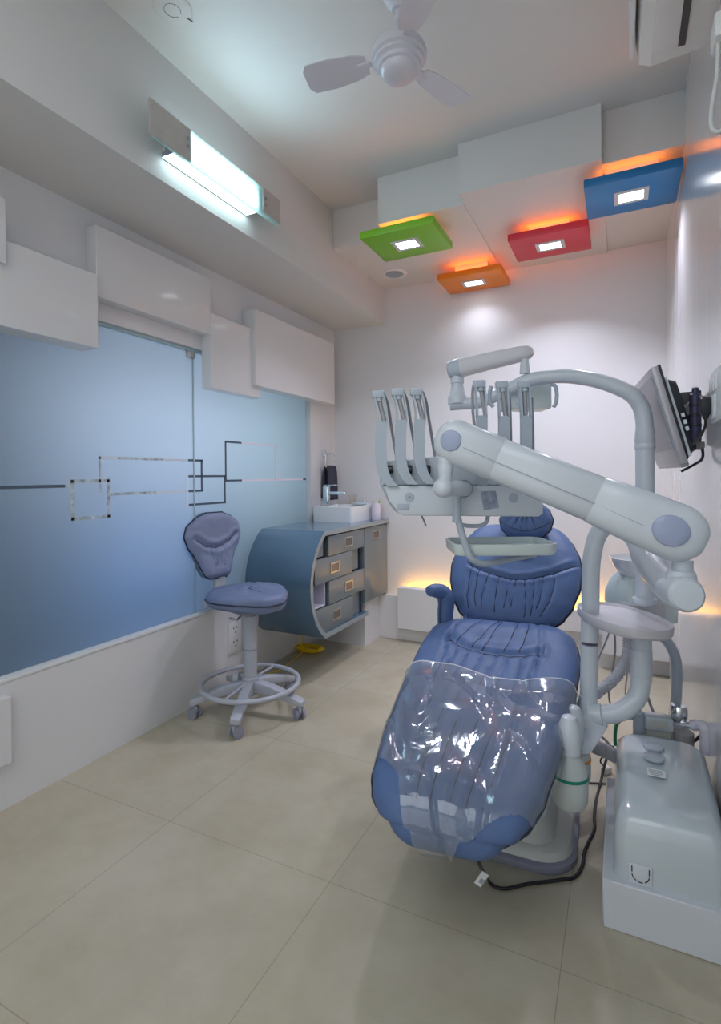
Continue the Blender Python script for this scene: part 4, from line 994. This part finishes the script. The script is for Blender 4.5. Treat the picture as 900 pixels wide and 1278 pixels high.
MB().obox(mc - nv_ * .01 - uv * (mh / 2 + .0), (yv, uv, nv_), (mw * .92, .02, .026), .006).build('lower_lip', 'silver', mo)
br = MB().obox(Vector((.185, 1.97, 1.325)), (Vector((1, 0, 0)), Vector((0, 1, 0)), UP), (.05, .05, .14), .006).build('bracket', 'black', mo)
MB().obox(Vector((.212, 1.97, 1.31)), (Vector((1, 0, 0)), Vector((0, 1, 0)), UP), (.024, .09, .17), .004).build('wall_plate', 'black', br)
MB().obox(Vector((.165, 1.99, 1.30)), (Vector((1, 0, 0)), Vector((0, 1, 0)), UP), (.05, .04, .035), .004).build('tilt_joint', 'steel', br)
bpos = P(868, 520, 1.58)
MB().lathe([(.013, -.075), (.0155, -.07), (.0155, .065), (.010, .07), (.009, .085), (.001, .088)], bpos, UP, 18).build('plug_barrel', 'violetblk', br)
for z in (-.03, .0, .03): MB().lathe([(.0155, 0), (.0168, .002), (.0168, .006), (.0155, .008)], bpos + UP * z, UP, 18).build('barrel_ring', 'black', br)
MB().obox(P(858, 512, 1.64), (HR, HF, UP), (.028, .03, .035), .004).build('cable_clip', 'cable_g', br)
MB().obox(P(857, 530, 1.64), (HR, HF, UP), (.03, .04, .055), .004).build('bracket_block', 'black', br)
MB().obox(P(868, 556, 1.62), (HR, HF, UP), (.03, .05, .022), .004).build('bracket_foot', 'cable_g', br)
cb_ = [([P(882, 495, 1.530), P(872, 496, 1.570), P(858, 505, 1.610), P(846, 522, 1.620), P(843, 535, 1.630), P(848, 543, 1.630), P(860, 546, 1.620), P(864, 540, 1.610)], 'cable_g', 'curved grey cable looping from the wall switch to the monitor bracket'),
       ([P(866, 528, 1.630), P(872, 548, 1.620), P(877, 562, 1.600), P(876, 573, 1.590), P(866, 580, 1.610), P(851, 588, 1.650)], 'black', 'black cable looping low behind the monitor and under the bracket'),
       ([P(850, 553, 1.650), P(858, 553, 1.630), P(860, 560, 1.630), P(857, 572, 1.650), P(853, 580, 1.660)], 'black', 'short black cable behind the monitor, inside the longer loop'),
       ([P(846, 543, 1.630), P(853, 547, 1.610), P(862, 549, 1.610), P(866, 543, 1.620), P(858, 536, 1.620), P(851, 540, 1.620)], 'cable_w', 'pale thin wire tangled at the monitor bracket')]
for pts, mm, lab in cb_:
    tag(MB().tube(pts, .0042 if mm != 'cable_w' else .0028, 8, smooth=7).build('monitor_cable', mm, origin=pts[0]), lab, 'cable')
# switchboard with plug
sw = thing('switchboard', 'white switchboard with power plug on the right wall beside the monitor', 'switchboard', (WR, 1.67, 1.34))
MB().box((WR - .014, 1.50, 1.275), (WR, 1.735, 1.41), .004).build('frame', 'white', sw)
for y in (1.71, 1.67, 1.63): MB().box((WR - .018, y - .014, 1.355), (WR - .013, y + .014, 1.39), .002).build('switch', 'sill', sw)
MB().box((WR - .017, 1.64, 1.285), (WR - .013, 1.725, 1.345), .002).build('socket', 'sill', sw)
pg = Vector((WR - .017, 1.70, 1.315))
o = thing('power_plug', 'black power plug in the white switchboard with its lead hanging', 'plug', pg)
MB().rings([[pg + Vector((-.012, 0, 0)) + Vector((x, y, z)) for x, y in rrect(0, 0, hx, hx, .004, 3)] for z, hx in ((.028, .010), (.024, .014), (-.01, .014), (-.022, .008), (-.03, .006))]).build('plug_body', 'black', o)
MB().tube([pg + Vector((-.012, 0, -.028)), pg + Vector((-.012, .01, -.05)), pg + Vector((-.02, .05, -.075)), pg + Vector((-.03, .1, -.09))], .004, 8, smooth=6).build('lead', 'black', o)

# ------------------------------------------------------------------ floor box with plastic cover
pb = MB().box((-.045, 1.452, 0), (WR, 1.95, .122), .003, 1).build('plinth', 'plinthw', origin=(.09, 1.7, 0))
tag(pb, 'low white painted plinth on the floor along the right wall', 'plinth')
jb = thing('junction_box', 'large pale grey plastic supply box cover sitting on the white plinth', 'supply box', (.1, 1.7, .122))
def jring(z, ins, y0, y1, r=.035): return [Vector((x, y, z)) for x, y in rrect((-.022 + .233) / 2, (y0 + y1) / 2, .1275 - ins, (y1 - y0) / 2 - ins, r, 7)]
jr = [jring(.122, 0, 1.47, 1.90), jring(.15, .001, 1.47, 1.90), jring(.235, .004, 1.475, 1.90), jring(.262, .010, 1.478, 1.90), jring(.277, .022, 1.482, 1.898), jring(.287, .035, 1.50, 1.898)]
# raised rear half gives the sloping shoulder
for r_ in jr:
    for v in r_:
        k = min(max((v.y - 1.52) / .30, 0), 1); v.z += (v.z - .122) * .22 * k
MB().rings(jr).build('cover', 'cover', jb, ang=50)
for cx_, cy_ in ((.085, 1.80), (.083, 1.735)):
    MB().lathe([(.027, 0), (.027, .006), (.024, .008), (.001, .008)], (cx_, cy_, .318), UP, 30).build('cap', 'unit2', jb)
lb = MB().obox(Vector((.085, 1.655, .3165)), (Vector((1, 0, 0)), Vector((0, 1, .12)).normalized(), Vector((0, -.12, 1)).normalized()), (.044, .032, .001)).build('label', 'paper', jb)
ti = MB()
for k in range(4): ti.obox(Vector((.083, 1.664 - k * .0065, .3185 - k * .0008)), (Vector((1, 0, 0)), Vector((0, 1, .12)).normalized(), Vector((0, -.12, 1)).normalized()), (.034 - (k == 3) * .012, .0022, .0008))
ti.build('label_text', 'ink', lb)
kx, kz = .040, .150
kn = MB().box((kx - .026, 1.4655, .122), (kx + .026, 1.4735, .172), .003).build('knockout', 'unit', jb)
ks = MB()
for a1, a2 in ((185, 240), (250, 290), (300, 355)):
    ks.tube([Vector((kx + .019 * math.cos(rad(a)), 1.465, .150 + .019 * math.sin(rad(a)))) for a in range(a1, a2 + 1, 6)], .0012, 5)
ks.tube([(kx - .019, 1.465, .153), (kx - .019, 1.465, .168)], .0014, 5); ks.tube([(kx + .019, 1.465, .153), (kx + .019, 1.465, .168)], .0014, 5)
ks.build('knockout_slot', 'black', kn)

# water filter and valves behind the box
wf = thing('water_filter', 'clear water filter with chrome valve and white elbow pipe behind the supply box', 'water filter', tuple(P(830, 905, 1.72)))
MB().tube([P(803, 910, 1.73), P(832, 914, 1.72)], .030, 20).build('filter_bowl', 'beigepl', wf)
MB().obox(P(818, 900, 1.71), ((P(836, 901, 1.70) - P(800, 897, 1.72)).normalized(), HF, UP), (.085, .05, .045), .008).build('filter_body', 'cover', wf)
MB().obox(P(818, 900, 1.71) - HF * .026, ((P(836, 901, 1.70) - P(800, 897, 1.72)).normalized(), HF, UP), (.045, .004, .022), .001).build('filter_window', 'beigepl', wf)
MB().tube([P(788, 895, 1.72), P(802, 897, 1.72)], .008, 10).build('nipple', 'cable_w', wf)
MB().tube([P(834, 902, 1.70), P(866, 906, 1.65)], .011, 14).build('valve_body', 'chrome', wf)
MB().lathe([(.010, -.012), (.013, -.004), (.022, .0), (.0255, .008), (.0255, .036), (.022, .044), (.001, .046)], P(847, 897, 1.69), UP, 12).build('valve_knob', 'chrome', wf)
MB().tube([P(864, 905, 1.655), P(872, 905, 1.64), P(879, 908, 1.62), P(881, 918, 1.62), P(881, 940, 1.62)], .0165, 16, smooth=5).build('elbow_pipe', 'violetwhite', wf)
q = P(853, 916, 1.70)
MB().lathe([(.030, -.10), (.030, .006), (.027, .009), (.001, .009)], q, UP, 26).build('pipe_cap', 'cable_g', wf)
tag(MB().tube([P(790, 896, 1.76), P(778, 897, 1.75), P(770, 904, 1.74), P(768, 915, 1.73), P(768, 930, 1.73)], .0055, 10, smooth=6).build('green_hose', 'greenhose', origin=P(778, 897, 1.75)), 'short green hose bending over behind the supply box', 'hose')
tag(MB().tube([P(858, 928, 1.70), P(868, 924, 1.68), P(880, 910, 1.66), P(890, 890, 1.64), P(897, 866, 1.62), P(899, 850, 1.62), P(901, 836, 1.62)], .0045, 10, smooth=7).build('supply_cord', 'black', origin=P(880, 910, 1.66)), 'black power cord rising along the right wall from the supply box', 'cord')
t_ = P(899, 846, 1.62)
tag(MB().lathe([(.006, -.03), (.011, -.02), (.012, .02), (.009, .035)], t_, UP, 12).build('cord_connector', 'cable_b', origin=t_), 'dark red brown connector on the cord by the right wall', 'connector')
# hoses
def corr(name, pts, r, label, m_='hose'):
    path = spline(pts, 40); L2 = 0; acc = [0]
    for a, b in zip(path, path[1:]): L2 += (b - a).length; acc.append(L2)
    n = int(L2 / .0028); out = []; j = 0
    for k in range(n + 1):
        s = L2 * k / n
        while j < len(acc) - 2 and acc[j + 1] < s: j += 1
        out.append(path[j].lerp(path[j + 1], (s - acc[j]) / max(acc[j + 1] - acc[j], 1e-6)))
    o = MB().tube(out, lambda t: r * (1 + .09 * math.cos(t * n * PI / 2)), 16).build(name, m_, origin=pts[0], ang=80)
    return tag(o, label, 'hose')
corr('corrugated_hose', [P(784, 795, 1.80), P(784, 812, 1.79), P(778, 832, 1.77), P(764, 850, 1.75), P(748, 862, 1.73), P(742, 868, 1.72)], .017, 'grey corrugated suction hose curving down under the oval shelf')
corr('corrugated_hose', [P(728, 922, 1.75), P(742, 931, 1.77), P(758, 938, 1.79), P(772, 946, 1.81), P(790, 956, 1.82)], .0215, 'thick grey corrugated drain hose running low to the supply box')
for pts, r, mm, lab in (([P(761, 788, 1.82), P(754, 806, 1.82), P(747, 822, 1.82), P(744, 830, 1.83)], .0028, 'cable_g', 'thin grey tube hanging just right of the white column'),
                        ([P(767, 788, 1.84), P(768, 812, 1.84), P(765, 836, 1.85), P(760, 870, 1.86), P(770, 900, 1.87)], .0032, 'cable_g', 'thin grey tube hanging below the middle of the oval shelf'),
                        ([P(806, 860, 1.95), P(812, 880, 1.95), P(818, 893, 1.95)], .005, 'cable_g', 'grey tube slanting down behind the curved support tube'),
                        ([P(786, 810, 1.9), P(783, 840, 1.9), P(781, 866, 1.9), P(790, 890, 1.9)], .0028, 'cable_w', 'thin white tube hanging behind the corrugated suction hose'),
                        ([P(730, 902, 1.9), P(745, 914, 1.9), P(758, 926, 1.9), P(764, 934, 1.9)], .0045, 'cable_g', 'grey tube lying above the thick drain hose')):
    tag(MB().tube(pts, r, 8, smooth=6).build('thin_tube', mm, origin=pts[0]), lab, 'tube')
# cable on the floor
fl = []
for x, y in ((766, 962), (757, 966), (749, 980), (744, 1000), (742, 1020), (742, 1035), (734, 1052), (729, 1066), (727, 1080), (718, 1094), (700, 1098), (660, 1103), (630, 1109), (614, 1104), (606, 1092), (598, 1078), (594, 1066)): fl.append(on(2, .005, x, y))
fl[0].z = .10; fl[1].z = .06
for k in (-1, -2): fl[k] = P(*((594, 1070), (598, 1082))[-1 - k], (1.30, 1.36)[-1 - k]); 
fl[-1] = P(595, 1069, 1.235); fl[-2] = P(600, 1082, 1.30)
fc = thing('floor_cable', 'long black cable snaking over the floor from the plinth to the chair foot', 'cable', tuple(fl[6]))
MB().tube(fl, .0048, 10, smooth=7).build('lead', 'black', fc)
tg = P(601, 1097, 1.32)
MB().obox(tg, ((HR * .55 + UP * .8).normalized(), (HR * .8 - UP * .55).normalized(), HF), (.036, .02, .0012)).build('paper_tag', 'paper', fc)
MB().obox(tg - UP * .005 - HF * .001, ((HR * .55 + UP * .8).normalized(), (HR * .8 - UP * .55).normalized(), HF), (.012, .011, .0012)).build('tag_print', 'ink', fc)
tag(MB().tube([on(2, .004, 688, 973), on(2, .004, 720, 976), on(2, .004, 756, 978)], .0035, 8).build('floor_lead', 'cable_b', origin=on(2, .004, 720, 976)), 'thin brown lead lying straight across the floor behind the bottles', 'lead')
q = P(757, 957, 1.82)
ft = thing('hose_clip', 'small white clip with dark loop on the floor beside the drain hose', 'clip', (q.x, q.y, .0))
cpos = on(2, .012, 757, 961)
MB().obox(cpos, ((HR + HF * .5).normalized(), (HF - HR * .5).normalized(), UP), (.036, .024, .022), .004).build('clip_body', 'white', ft)
MB().tube([cpos + HR * -.005 + UP * .01, cpos + HR * -.022 + UP * .03, cpos + HR * -.016 + UP * .048, cpos + HR * .004 + UP * .05], .003, 8, smooth=5).build('loop', 'black', ft)

# ------------------------------------------------------------------ lights
def area(name, loc, rot_, sx, sy, e, col=(1, 1, 1)):
    L = bpy.data.lights.new(name, 'AREA'); L.shape = 'RECTANGLE'; L.size = sx; L.size_y = sy; L.energy = e; L.color = col
    o = bpy.data.objects.new(name, L); C.objects.link(o); o.location = loc; o.rotation_euler = rot_; return o
area('wall_lamp_light', (XB + .11, 1.66, 2.38), (0, rad(-95), 0), .10, .5, 1.3, (.62, .85, 1))
area('ceiling_fill_light', (-.75, -.55, ZC - .02), (0, 0, 0), 1.8, 1.7, 21, (.91, .97, 1))  # unseen soft fill added under the ceiling behind the camera
area('rear_fill_light', (-.85, YF + .05, 1.15), (rad(90), 0, 0), 2.0, 2.2, 10.5, (.94, .98, 1))  # unseen fill added at the rear wall, brightens camera-facing sides
area('glass_backlight', (WL - .6, 1.85, 1.38), (0, rad(-90), 0), .35, 1.1, 10.5, (.76, .85, 1))
area('glass_backlight', (WL - .65, 2.75, 1.30), (0, rad(-90), 0), .7, .7, 7, (.74, .94, 1))
area('glass_backlight', (WL - .5, 1.75, .75), (0, rad(-90), 0), .3, .5, 2.2, (.10, .36, 1))  # blue light added to tint the lower part of the glass
wd = bpy.data.worlds.new('world'); sc.world = wd; wd.use_nodes = True
wd.node_tree.nodes['Background'].inputs[0].default_value = (.70, .84, 1, 1); wd.node_tree.nodes['Background'].inputs[1].default_value = .05
for o in bpy.data.objects:
    if '_o' in o: del o['_o']
